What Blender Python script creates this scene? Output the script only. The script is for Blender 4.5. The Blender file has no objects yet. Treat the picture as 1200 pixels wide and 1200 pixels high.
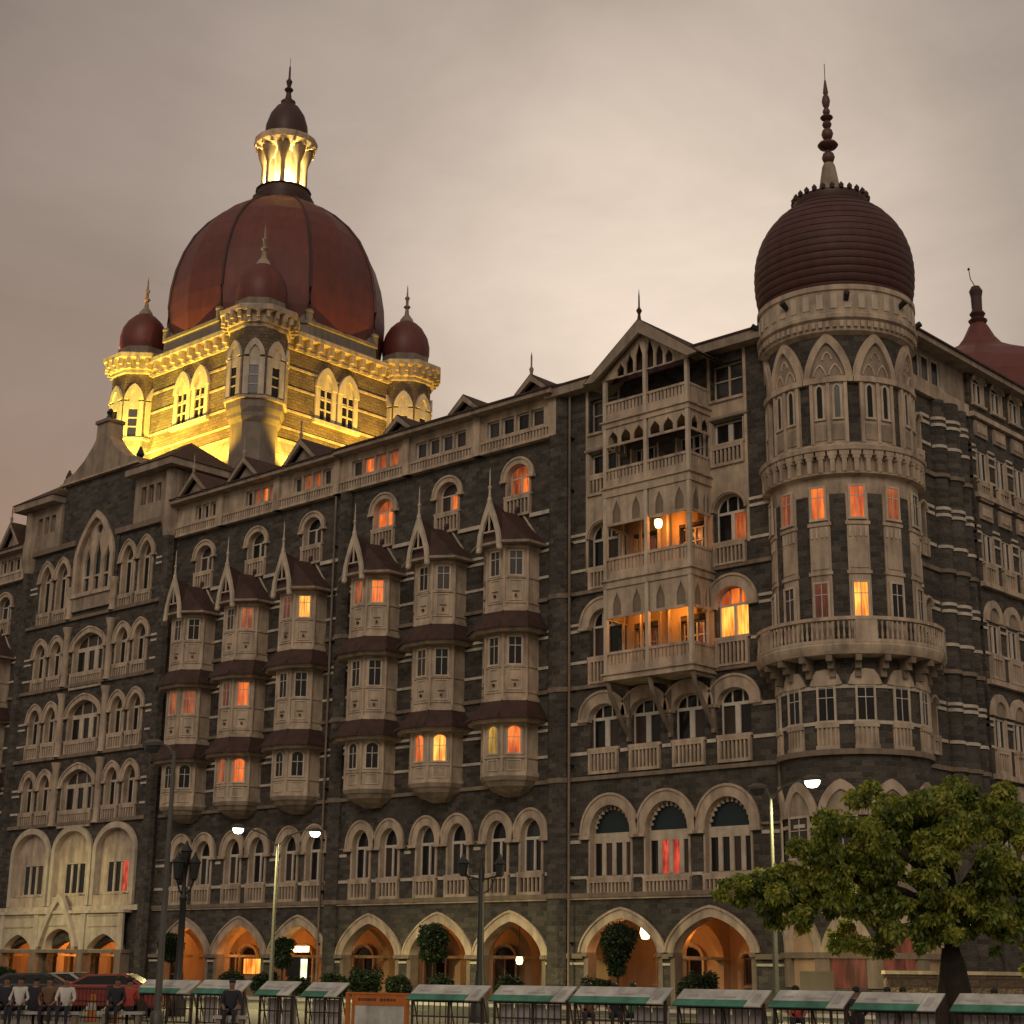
import bpy, bmesh, math, random
from mathutils import Vector, Matrix
from mathutils.geometry import tessellate_polygon
S = bpy.context.scene
COL = S.collection
R = math.radians
PI = math.pi
rnd = random.Random(7)

# ------------------------------------------------------------------ camera, sky, front fill, exposure
cam = bpy.data.cameras.new('camera'); co = bpy.data.objects.new('camera', cam); COL.objects.link(co)
MW = ((0.73705773, 0.17330586, 0.65323118), (0.67573221, -0.20540358, -0.70795151), (0.01148388, 0.96321049, -0.26850265))
m4 = Matrix([list(r) + [0] for r in MW] + [[0, 0, 0, 1]])
m4.translation = Vector((0, -66, 1.65))
co.matrix_world = m4
cam.sensor_width = 36; cam.lens = 1930 / 1200 * 36
cam.clip_start = 0.5; cam.clip_end = 6000
S.camera = co

world = bpy.data.worlds.new('World'); S.world = world; world.use_nodes = True
wn = world.node_tree.nodes; wl = world.node_tree.links; wn.clear()
SUN_EL, SUN_AZ = 24, 150
def W(t, **kw):
    n = wn.new(t)
    for k, v in kw.items(): setattr(n, k, v)
    return n
wo = W('ShaderNodeOutputWorld'); bg = W('ShaderNodeBackground'); tc = W('ShaderNodeTexCoord')
sky = W('ShaderNodeTexSky', sky_type='NISHITA', sun_disc=False)
sky.sun_elevation = R(4); sky.sun_rotation = R(-60); sky.air_density = 2.0; sky.dust_density = 6.0
# overcast dusk veil: pale warm towards the sunset behind the hotel, greyer overhead, soft clouds
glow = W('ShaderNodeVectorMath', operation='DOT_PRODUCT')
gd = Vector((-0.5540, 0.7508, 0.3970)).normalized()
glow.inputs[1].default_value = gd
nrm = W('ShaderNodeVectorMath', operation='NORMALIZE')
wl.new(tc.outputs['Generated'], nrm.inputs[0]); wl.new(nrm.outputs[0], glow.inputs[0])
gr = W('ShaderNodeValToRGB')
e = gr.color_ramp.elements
e[0].position = 0.0; e[0].color = (0.34, 0.275, 0.22, 1)  # sky behind the camera raised, out of view, as added fill for the facade
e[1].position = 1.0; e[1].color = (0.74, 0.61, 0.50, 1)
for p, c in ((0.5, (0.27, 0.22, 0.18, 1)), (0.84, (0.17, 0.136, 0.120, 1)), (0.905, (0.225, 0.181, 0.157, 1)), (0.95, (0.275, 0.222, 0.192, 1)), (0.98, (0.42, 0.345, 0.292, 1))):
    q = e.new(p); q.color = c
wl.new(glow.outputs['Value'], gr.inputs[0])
mp = W('ShaderNodeMapping'); mp.inputs['Scale'].default_value = (2.0, 2.0, 4.0)
wl.new(nrm.outputs[0], mp.inputs[0])
cn = W('ShaderNodeTexNoise'); cn.inputs['Scale'].default_value = 1.7; cn.inputs['Detail'].default_value = 6; cn.inputs['Roughness'].default_value = 0.58
cn.inputs['Distortion'].default_value = 0.4
wl.new(mp.outputs[0], cn.inputs[0])
cr = W('ShaderNodeMapRange'); cr.inputs[1].default_value = 0.3; cr.inputs[2].default_value = 0.7; cr.inputs[3].default_value = 0.80; cr.inputs[4].default_value = 1.15
wl.new(cn.outputs[0], cr.inputs[0])
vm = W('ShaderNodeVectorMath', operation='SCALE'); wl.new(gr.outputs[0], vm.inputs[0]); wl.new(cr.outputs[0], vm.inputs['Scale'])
sc_ = W('ShaderNodeVectorMath', operation='SCALE'); sc_.inputs['Scale'].default_value = 0.008
wl.new(sky.outputs[0], sc_.inputs[0])
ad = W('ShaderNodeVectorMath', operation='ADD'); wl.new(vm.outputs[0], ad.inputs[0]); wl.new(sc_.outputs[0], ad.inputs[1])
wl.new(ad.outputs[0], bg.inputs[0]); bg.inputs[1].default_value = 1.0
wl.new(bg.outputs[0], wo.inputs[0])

front_fill = bpy.data.lights.new('front_fill', 'SUN'); front_fill.energy = 0.6; front_fill.angle = R(25); front_fill.color = (1.0, 0.83, 0.67)  # soft light from the front added to lift the facade; sunset lies behind
so = bpy.data.objects.new('front_fill', front_fill); COL.objects.link(so)
so.rotation_euler = Vector((0.50, -0.72, 0.50)).to_track_quat('Z', 'Y').to_euler()
S.view_settings.view_transform = 'Standard'; S.view_settings.look = 'None'; S.view_settings.gamma = 1
S.view_settings.exposure = 0.12
S.cycles.max_bounces = 5; S.cycles.diffuse_bounces = 3; S.cycles.glossy_bounces = 2; S.cycles.transmission_bounces = 2
S.cycles.transparent_max_bounces = 4
try: S.cycles.use_denoising = True
except Exception: pass

# ------------------------------------------------------------------ materials
MAT = {}
def newmat(name):
    m = bpy.data.materials.new(name); m.use_nodes = True; MAT[name] = m
    nt = m.node_tree; return m, nt, nt.nodes['Principled BSDF']
def plain(name, col, rough=0.8, var=0.25, scale=1.2, metal=0.0, bump=0.15, streak=True):
    m, nt, b = newmat(name)
    N = nt.nodes; L = nt.links
    t = N.new('ShaderNodeTexCoord'); 
    n1 = N.new('ShaderNodeTexNoise'); n1.inputs['Scale'].default_value = scale; n1.inputs['Detail'].default_value = 8; n1.inputs['Roughness'].default_value = 0.65
    geo = N.new('ShaderNodeNewGeometry')
    L.new(geo.outputs['Position'], n1.inputs[0])
    mpp = N.new('ShaderNodeMapping'); mpp.inputs['Scale'].default_value = (2.2, 2.2, 0.35)
    L.new(geo.outputs['Position'], mpp.inputs[0])
    n2 = N.new('ShaderNodeTexNoise'); n2.inputs['Scale'].default_value = 1.0; n2.inputs['Detail'].default_value = 5
    L.new(mpp.outputs[0], n2.inputs[0])
    mix = N.new('ShaderNodeMath'); mix.operation = 'ADD'
    L.new(n1.outputs[0], mix.inputs[0])
    if streak: L.new(n2.outputs[0], mix.inputs[1])
    else: mix.inputs[1].default_value = 0.5
    mr = N.new('ShaderNodeMapRange'); mr.inputs[1].default_value = 0.7; mr.inputs[2].default_value = 1.3
    mr.inputs[3].default_value = 1 - var; mr.inputs[4].default_value = 1 + var
    L.new(mix.outputs[0], mr.inputs[0])
    vs = N.new('ShaderNodeVectorMath'); vs.operation = 'SCALE'; vs.inputs[0].default_value = col
    L.new(mr.outputs[0], vs.inputs['Scale']); L.new(vs.outputs[0], b.inputs['Base Color'])
    b.inputs['Roughness'].default_value = rough; b.inputs['Metallic'].default_value = metal
    if bump:
        bp = N.new('ShaderNodeBump'); bp.inputs['Strength'].default_value = bump; bp.inputs['Distance'].default_value = 0.05
        n3 = N.new('ShaderNodeTexNoise'); n3.inputs['Scale'].default_value = scale * 8; n3.inputs['Detail'].default_value = 6
        L.new(geo.outputs['Position'], n3.inputs[0]); L.new(n3.outputs[0], bp.inputs['Height']); L.new(bp.outputs[0], b.inputs['Normal'])
    return m
def stone(name, c1, c2, cm, bw=0.55, bh=0.26, polar=False):
    """rock-faced coursed blocks"""
    m, nt, b = newmat(name); N = nt.nodes; L = nt.links
    t = N.new('ShaderNodeTexCoord'); sp = N.new('ShaderNodeSeparateXYZ'); L.new(t.outputs['Object'], sp.inputs[0])
    cb = N.new('ShaderNodeCombineXYZ')
    if polar:
        at = N.new('ShaderNodeMath'); at.operation = 'ARCTAN2'; L.new(sp.outputs[1], at.inputs[0]); L.new(sp.outputs[0], at.inputs[1])
        ml = N.new('ShaderNodeMath'); ml.operation = 'MULTIPLY'; ml.inputs[1].default_value = 3.5; L.new(at.outputs[0], ml.inputs[0])
        L.new(ml.outputs[0], cb.inputs[0])
    else:
        a = N.new('ShaderNodeMath'); a.operation = 'ADD'; L.new(sp.outputs[0], a.inputs[0]); L.new(sp.outputs[1], a.inputs[1]); L.new(a.outputs[0], cb.inputs[0])
    L.new(sp.outputs[2], cb.inputs[1])
    br = N.new('ShaderNodeTexBrick'); br.inputs['Scale'].default_value = 1.0
    br.inputs['Brick Width'].default_value = bw; br.inputs['Row Height'].default_value = bh
    br.inputs['Mortar Size'].default_value = 0.014; br.inputs['Mortar Smooth'].default_value = 0.3; br.inputs['Bias'].default_value = 0.0
    br.inputs['Color1'].default_value = (*c1, 1); br.inputs['Color2'].default_value = (*c2, 1); br.inputs['Mortar'].default_value = (*cm, 1)
    L.new(cb.outputs[0], br.inputs['Vector'])
    n1 = N.new('ShaderNodeTexNoise'); n1.inputs['Scale'].default_value = 0.5; n1.inputs['Detail'].default_value = 9; n1.inputs['Roughness'].default_value = 0.7
    L.new(t.outputs['Object'], n1.inputs[0])
    mr = N.new('ShaderNodeMapRange'); mr.inputs[1].default_value = 0.3; mr.inputs[2].default_value = 0.7; mr.inputs[3].default_value = 0.6; mr.inputs[4].default_value = 1.4
    L.new(n1.outputs[0], mr.inputs[0])
    vs = N.new('ShaderNodeVectorMath'); vs.operation = 'SCALE'; L.new(br.outputs[0], vs.inputs[0]); L.new(mr.outputs[0], vs.inputs['Scale'])
    L.new(vs.outputs[0], b.inputs['Base Color']); b.inputs['Roughness'].default_value = 0.85
    n2 = N.new('ShaderNodeTexNoise'); n2.inputs['Scale'].default_value = 7; n2.inputs['Detail'].default_value = 6; L.new(t.outputs['Object'], n2.inputs[0])
    sb = N.new('ShaderNodeMath'); sb.operation = 'SUBTRACT'; L.new(n2.outputs[0], sb.inputs[0]); L.new(br.outputs['Fac'], sb.inputs[1])
    bp = N.new('ShaderNodeBump'); bp.inputs['Strength'].default_value = 1.0; bp.inputs['Distance'].default_value = 0.09
    L.new(sb.outputs[0], bp.inputs['Height']); L.new(bp.outputs[0], b.inputs['Normal'])
    return m
def emit(name, ca, cb_, s0, s1, scale=1.5, base=(0.05, 0.02, 0.01)):
    """a lit room seen through curtains: uneven glow"""
    m, nt, b = newmat(name); N = nt.nodes; L = nt.links
    geo = N.new('ShaderNodeNewGeometry'); n = N.new('ShaderNodeTexNoise'); n.inputs['Scale'].default_value = scale; n.inputs['Detail'].default_value = 1.5
    mpp = N.new('ShaderNodeMapping'); mpp.inputs['Scale'].default_value = (1.0, 1.0, 0.5)
    L.new(geo.outputs['Position'], mpp.inputs[0]); L.new(mpp.outputs[0], n.inputs[0])
    cr_ = N.new('ShaderNodeValToRGB'); cr_.color_ramp.elements[0].color = (*ca, 1); cr_.color_ramp.elements[1].color = (*cb_, 1)
    cr_.color_ramp.elements[0].position = 0.40; cr_.color_ramp.elements[1].position = 0.60
    m5 = N.new('ShaderNodeMapping'); m5.inputs['Scale'].default_value = (9, 9, 0.8); L.new(geo.outputs['Position'], m5.inputs[0])
    n5 = N.new('ShaderNodeTexNoise'); n5.inputs['Scale'].default_value = 1.0; n5.inputs['Detail'].default_value = 2; L.new(m5.outputs[0], n5.inputs[0])
    av = N.new('ShaderNodeMath'); av.operation = 'ADD'; L.new(n.outputs[0], av.inputs[0]); L.new(n5.outputs[0], av.inputs[1])
    hv = N.new('ShaderNodeMath'); hv.operation = 'MULTIPLY'; hv.inputs[1].default_value = .5; L.new(av.outputs[0], hv.inputs[0]); n = hv
    L.new(n.outputs[0], cr_.inputs[0]); L.new(cr_.outputs[0], b.inputs['Emission Color'])
    mr = N.new('ShaderNodeMapRange'); mr.inputs[1].default_value = 0.38; mr.inputs[2].default_value = 0.62; mr.inputs[3].default_value = s0 * .75; mr.inputs[4].default_value = s1
    L.new(n.outputs[0], mr.inputs[0]); L.new(mr.outputs[0], b.inputs['Emission Strength'])
    b.inputs['Base Color'].default_value = (*base, 1); b.inputs['Roughness'].default_value = 0.3
    return m
stone('basalt', (0.036, 0.032, 0.027), (0.095, 0.083, 0.068), (0.12, 0.105, 0.088))
stone('basalt_round', (0.036, 0.032, 0.027), (0.095, 0.083, 0.068), (0.12, 0.105, 0.088), polar=True)
stone('drum_stone', (0.13, 0.092, 0.06), (0.19, 0.135, 0.088), (0.10, 0.075, 0.055), bw=0.6, bh=0.26)
plain('cream', (0.43, 0.34, 0.255), 0.8, 0.45, 0.9)
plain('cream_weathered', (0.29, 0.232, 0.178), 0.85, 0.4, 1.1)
plain('cream_light', (0.50, 0.425, 0.33), 0.8, 0.3, 1.5)
plain('band_stone', (0.52, 0.46, 0.38), 0.8, 0.3, 2.0)
plain('cornice_stone', (0.20, 0.155, 0.115), 0.85, 0.35, 1.2)
plain('frame_paint', (0.58, 0.53, 0.46), 0.5, 0.15, 3.0)
plain('roof_tile', (0.055, 0.027, 0.021), 0.8, 0.4, 2.0, bump=0.5)
plain('dome_red', (0.125, 0.028, 0.022), 0.5, 0.22, 0.5, bump=0.1)
plain('onion_tile', (0.070, 0.023, 0.019), 0.6, 0.3, 2.5, bump=0.4)
plain('dome_dark', (0.050, 0.018, 0.014), 0.5, 0.3, 0.8, bump=0.1)
plain('parapet_grey', (0.20, 0.165, 0.13), 0.8, 0.3, 1.0)
plain('finial_metal', (0.10, 0.045, 0.035), 0.5, 0.2, 3.0)
plain('plaster_warm', (0.42, 0.28, 0.17), 0.8, 0.15, 0.8)
plain('iron_black', (0.012, 0.012, 0.012), 0.5, 0.2, 5)
plain('pole_grey', (0.075, 0.072, 0.064), 0.5, 0.2, 2)
plain('bark', (0.035, 0.026, 0.018), 0.95, 0.4, 4, bump=0.8)
plain('asphalt', (0.05, 0.048, 0.045), 0.85, 0.25, 1.5, streak=False)
plain('paving', (0.16, 0.14, 0.12), 0.8, 0.25, 0.6, streak=False)
plain('road_paint', (0.6, 0.6, 0.56), 0.7, 0.2, 3, streak=False)
plain('rust_iron', (0.045, 0.028, 0.020), 0.7, 0.4, 4)
plain('panel_white', (0.46, 0.46, 0.43), 0.45, 0.4, 2)
plain('panel_green', (0.05, 0.19, 0.13), 0.5, 0.45, 3)
plain('panel_grey', (0.36, 0.33, 0.33), 0.6, 0.25, 2)
plain('orange_paint', (0.45, 0.13, 0.02), 0.5, 0.15, 2)
plain('ink', (0.09, 0.035, 0.02), 0.7, 0.2, 2)
plain('board_cream', (0.62, 0.56, 0.38), 0.7, 0.1, 2)
plain('skin', (0.20, 0.11, 0.07), 0.6, 0.1, 5); plain('hair', (0.01, 0.008, 0.007), 0.6, 0.1, 5)
for nm, c in (('cloth_dark', (0.02, 0.02, 0.03)), ('cloth_white', (0.5, 0.48, 0.45)), ('cloth_blue', (0.05, 0.2, 0.5)), ('cloth_red', (0.35, 0.05, 0.04)), ('cloth_brown', (0.13, 0.07, 0.04)), ('cloth_green', (0.05, 0.12, 0.07))):
    plain(nm, c, 0.9, 0.2, 4)
plain('car_red', (0.22, 0.03, 0.025), 0.25, 0.05, 1, bump=0); plain('car_dark', (0.02, 0.022, 0.025), 0.25, 0.05, 1, bump=0)
plain('car_silver', (0.3, 0.3, 0.3), 0.25, 0.05, 1, bump=0)
plain('tyre', (0.015, 0.015, 0.015), 0.9, 0.1, 5)
plain('tail_glass', (0.3, 0.01, 0.01), 0.2, 0.05, 1, bump=0)
m, nt, b = newmat('glass_dark')
b.inputs['Base Color'].default_value = (0.012, 0.011, 0.011, 1); b.inputs['Roughness'].default_value = 0.15; b.inputs['Specular IOR Level'].default_value = 0.3
m, nt, b = newmat('glass_grey')
b.inputs['Base Color'].default_value = (0.035, 0.035, 0.034, 1); b.inputs['Roughness'].default_value = 0.2; b.inputs['Specular IOR Level'].default_value = 0.4
m, nt, b = newmat('glass_teal')
b.inputs['Base Color'].default_value = (0.014, 0.028, 0.032, 1); b.inputs['Roughness'].default_value = 0.3; b.inputs['Specular IOR Level'].default_value = 0.3
m, nt, b = newmat('glass_curtain')
b.inputs['Base Color'].default_value = (0.055, 0.038, 0.03, 1); b.inputs['Roughness'].default_value = 0.3; b.inputs['Specular IOR Level'].default_value = 0.3
emit('lit_orange', (0.8, 0.10, 0.02), (1.0, 0.22, 0.03), 0.6, 1.0)
emit('lit_dim', (0.5, 0.08, 0.025), (0.75, 0.17, 0.04), 0.32, 0.55)
emit('lit_faint', (0.30, 0.07, 0.04), (0.4, 0.09, 0.05), 0.12, 0.3)
emit('lit_bright', (1.0, 0.22, 0.02), (1.0, 0.46, 0.07), 0.9, 1.6, 1.4)
emit('lit_yellow', (0.55, 0.32, 0.04), (0.8, 0.42, 0.07), 0.45, 0.7)
emit('lit_red', (0.5, 0.03, 0.02), (0.8, 0.08, 0.04), 0.5, 0.9, 3)
emit('lamp_white', (1.0, 0.93, 0.62), (1.0, 0.96, 0.72), 14, 16)
emit('lamp_warm', (1.0, 0.62, 0.2), (1.0, 0.75, 0.32), 5, 7)
emit('sign_lit', (0.9, 0.95, 0.5), (1, 1, 0.75), 1.2, 2.0, 4)
# foliage
def leafmat(name, a, b_, c):
    m, nt, b = newmat(name); N = nt.nodes; L = nt.links
    geo = N.new('ShaderNodeNewGeometry'); n = N.new('ShaderNodeTexNoise'); n.inputs['Scale'].default_value = 0.9; n.inputs['Detail'].default_value = 4
    L.new(geo.outputs['Position'], n.inputs[0])
    cr_ = N.new('ShaderNodeValToRGB'); el = cr_.color_ramp.elements
    el[0].color = (*a, 1); el[0].position = 0.35; el[1].color = (*c, 1); el[1].position = 0.68; q = el.new(0.5); q.color = (*b_, 1)
    ad_ = N.new('ShaderNodeMath'); ad_.operation = 'ADD'
    mm = N.new('ShaderNodeMapRange'); mm.inputs[3].default_value = -0.14; mm.inputs[4].default_value = 0.14
    L.new(geo.outputs['Random Per Island'], mm.inputs[0]); L.new(n.outputs[0], ad_.inputs[0]); L.new(mm.outputs[0], ad_.inputs[1])
    L.new(ad_.outputs[0], cr_.inputs[0]); L.new(cr_.outputs[0], b.inputs['Base Color']); b.inputs['Roughness'].default_value = 0.5
    tr_ = N.new('ShaderNodeBsdfTranslucent'); L.new(cr_.outputs[0], tr_.inputs[0]); mx = N.new('ShaderNodeAddShader')
    out = [q for q in N if q.type == 'OUTPUT_MATERIAL'][0]; mx2 = N.new('ShaderNodeMixShader'); mx2.inputs[0].default_value = 0.4
    L.new(b.outputs[0], mx2.inputs[1]); L.new(tr_.outputs[0], mx2.inputs[2]); L.new(mx2.outputs[0], out.inputs[0])
    return m
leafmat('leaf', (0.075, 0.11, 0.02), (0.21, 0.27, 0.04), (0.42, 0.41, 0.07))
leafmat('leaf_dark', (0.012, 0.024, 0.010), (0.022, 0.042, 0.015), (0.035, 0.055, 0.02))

# ------------------------------------------------------------------ mesh builder
class MB:
    def __init__(s): s.v = []; s.f = []; s.m = []; s.mats = []; s.M = Matrix.Identity(4)
    def mi(s, n):
        if n not in s.mats: s.mats.append(n)
        return s.mats.index(n)
    def add(s, vs, fs, mat):
        o = len(s.v); s.v += [tuple(s.M @ Vector(p)) for p in vs]; k = s.mi(mat)
        for f in fs: s.f.append([i + o for i in f]); s.m.append(k)
        return s
    def box(s, x0, x1, y0, y1, z0, z1, mat):
        v = [(x0, y0, z0), (x1, y0, z0), (x1, y1, z0), (x0, y1, z0), (x0, y0, z1), (x1, y0, z1), (x1, y1, z1), (x0, y1, z1)]
        return s.add(v, [(3, 2, 1, 0), (4, 5, 6, 7), (0, 1, 5, 4), (1, 2, 6, 5), (2, 3, 7, 6), (3, 0, 4, 7)], mat)
    def prism(s, pts, y0, y1, mat):          # pts: convex or simple (x,z) polygon ccw seen from -y
        n = len(pts)
        v = [(p[0], y0, p[1]) for p in pts] + [(p[0], y1, p[1]) for p in pts]
        tri = tessellate_polygon([[Vector((p[0], p[1], 0)) for p in pts]])
        fs = [tuple(t) for t in tri] + [tuple(i + n for i in reversed(t)) for t in tri]
        fs += [(i, (i + 1) % n, (i + 1) % n + n, i + n) for i in range(n)]
        return s.add(v, fs, mat)
    def hprism(s, pts, z0, z1, mat, top=None):   # (x,y) polygon extruded up, optional other top outline
        n = len(pts); top = top or pts
        v = [(p[0], p[1], z0) for p in pts] + [(p[0], p[1], z1) for p in top]
        fs = [tuple(range(n))[::-1], tuple(range(n, 2 * n))] + [(i, (i + 1) % n, (i + 1) % n + n, i + n) for i in range(n)]
        return s.add(v, fs, mat)
    def strip(s, inner, outer, y0, y1, mat):     # ring between two open outlines (x,z), extruded y0..y1
        n = len(inner)
        v = []
        for a, b_ in zip(inner, outer): v += [(a[0], y0, a[1]), (b_[0], y0, b_[1]), (a[0], y1, a[1]), (b_[0], y1, b_[1])]
        fs = []
        for i in range(n - 1):
            a = 4 * i; c = a + 4
            fs += [(a, a + 1, c + 1, c), (a + 2, c + 2, c + 3, a + 3), (a, c, c + 2, a + 2), (a + 1, a + 3, c + 3, c + 1)]
        fs += [(0, 2, 3, 1), (4 * n - 4, 4 * n - 3, 4 * n - 1, 4 * n - 2)]
        return s.add(v, fs, mat)
    def lathe(s, prof, mat, seg=32, cx=0, cy=0, a0=0.0, a1=2 * PI, rot=0.0):
        full = abs(a1 - a0 - 2 * PI) < 1e-6; n = seg if full else seg + 1
        v = []
        for r, z in prof:
            for i in range(n):
                a = a0 + (a1 - a0) * i / seg + rot; v.append((cx + r * math.cos(a), cy + r * math.sin(a), z))
        fs = []
        for j in range(len(prof) - 1):
            for i in range(seg):
                k = (i + 1) % n; fs.append((j * n + i, j * n + k, (j + 1) * n + k, (j + 1) * n + i))
        return s.add(v, fs, mat)
    def tube(s, pts, rad, mat, seg=8):
        v = []; n = len(pts)
        if not hasattr(rad, '__len__'): rad = [rad] * n
        for i, p in enumerate(pts):
            p = Vector(p); d = (Vector(pts[min(i + 1, n - 1)]) - Vector(pts[max(i - 1, 0)])).normalized()
            u = d.cross(Vector((0, 0, 1)));
            if u.length < 0.01: u = Vector((1, 0, 0))
            u.normalize(); w = d.cross(u)
            for k in range(seg):
                a = 2 * PI * k / seg; q = p + (u * math.cos(a) + w * math.sin(a)) * rad[i]; v.append(tuple(q))
        fs = [(i * seg + k, i * seg + (k + 1) % seg, (i + 1) * seg + (k + 1) % seg, (i + 1) * seg + k) for i in range(n - 1) for k in range(seg)]
        fs += [tuple(range(seg))[::-1], tuple(range((n - 1) * seg, n * seg))]
        return s.add(v, fs, mat)
    def mesh(s, name, smooth=False):
        me = bpy.data.meshes.new(name); me.from_pydata(s.v, [], s.f)
        for n in s.mats: me.materials.append(MAT[n])
        me.polygons.foreach_set('material_index', s.m)
        bm = bmesh.new(); bm.from_mesh(me); bmesh.ops.recalc_face_normals(bm, faces=bm.faces); bm.to_mesh(me); bm.free()
        if smooth:
            me.polygons.foreach_set('use_smooth', [True] * len(me.polygons))
            try: me.set_sharp_from_angle(angle=R(38))
            except Exception: pass
        me.update(); return me
def put(mesh, name, parent=None, loc=(0, 0, 0), rz=0.0, label=None, kind=None, group=None, cat=None):
    o = bpy.data.objects.new(name, mesh); COL.objects.link(o)
    o.location = loc; o.rotation_euler = (0, 0, rz); o.parent = parent
    for k, v in (('label', label), ('kind', kind), ('group', group), ('category', cat)):
        if v: o[k] = v
    return o
def thing(name, label, cat, loc=(0, 0, 0), rz=0.0, group=None):
    return put(None, name, None, loc, rz, label, None, group, cat)
def copy_tree(o, parent=None, deep=True):
    c = o.copy(); COL.objects.link(c); c.parent = parent
    for ch in list(o.children): copy_tree(ch, c)
    return c

# ------------------------------------------------------------------ outlines
def archz(t, rise, k): # t in -1..1 ; k 0 round .. 1 pointed
    t = min(1, abs(t)); return rise * ((1 - k) * math.sqrt(max(0, 1 - t * t)) + k * (1 - t ** 1.25) ** 0.95 if t < 1 else 0)
def opening(w, z0, zs, rise, k=0.0, n=14):
    """closed polygon of an arched hole, centred on x=0"""
    p = [(-w / 2, z0), (w / 2, z0)]
    if rise <= 0: return p + [(w / 2, zs), (-w / 2, zs)]
    for i in range(n + 1):
        t = math.cos(PI * i / n); p.append((w / 2 * t, zs + archz(t, rise, k)))
    return p
def arc_line(w, zs, rise, k, n=18, leg=0.0):
    p = [(w / 2 * math.cos(PI * i / n), zs + archz(math.cos(PI * i / n), rise, k)) for i in range(n + 1)]
    if leg: p = [(w / 2, zs - leg)] + p + [(-w / 2, zs - leg)]
    return p
def shift(poly, dx, dz=0): return [(x + dx, z + dz) for x, z in poly]
def wall_mesh(name, x0, x1, z0, z1, holes, mat, depth=0.55, y0=0.0, rev=None, thick=None):
    """front sheet with real holes, reveals running back, flat back is left to what stands behind"""
    mb = MB(); outer = [(x0, z0), (x1, z0), (x1, z1), (x0, z1)]
    polys = [outer] + holes
    flat = [p for pl in polys for p in pl]
    tris = tessellate_polygon([[Vector((p[0], p[1], 0)) for p in pl] for pl in polys])
    mb.add([(p[0], y0, p[1]) for p in flat], [tuple(t) for t in tris], mat)
    for h in holes:
        n = len(h)
        mb.add([(p[0], y0, p[1]) for p in h] + [(p[0], y0 + depth, p[1]) for p in h], [(i, (i + 1) % n, (i + 1) % n + n, i + n) for i in range(n)], rev or mat)
    T = thick or depth
    mb.add([(x0, y0, z0), (x0, y0, z1), (x0, y0 + T, z1), (x0, y0 + T, z0), (x1, y0, z0), (x1, y0, z1), (x1, y0 + T, z1), (x1, y0 + T, z0)],
           [(0, 1, 2, 3), (7, 6, 5, 4), (1, 5, 6, 2)], mat)
    me = bpy.data.meshes.new(name); me.from_pydata(mb.v, [], mb.f)
    for n in mb.mats: me.materials.append(MAT[n])
    me.polygons.foreach_set('material_index', mb.m); me.update()
    return me

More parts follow.
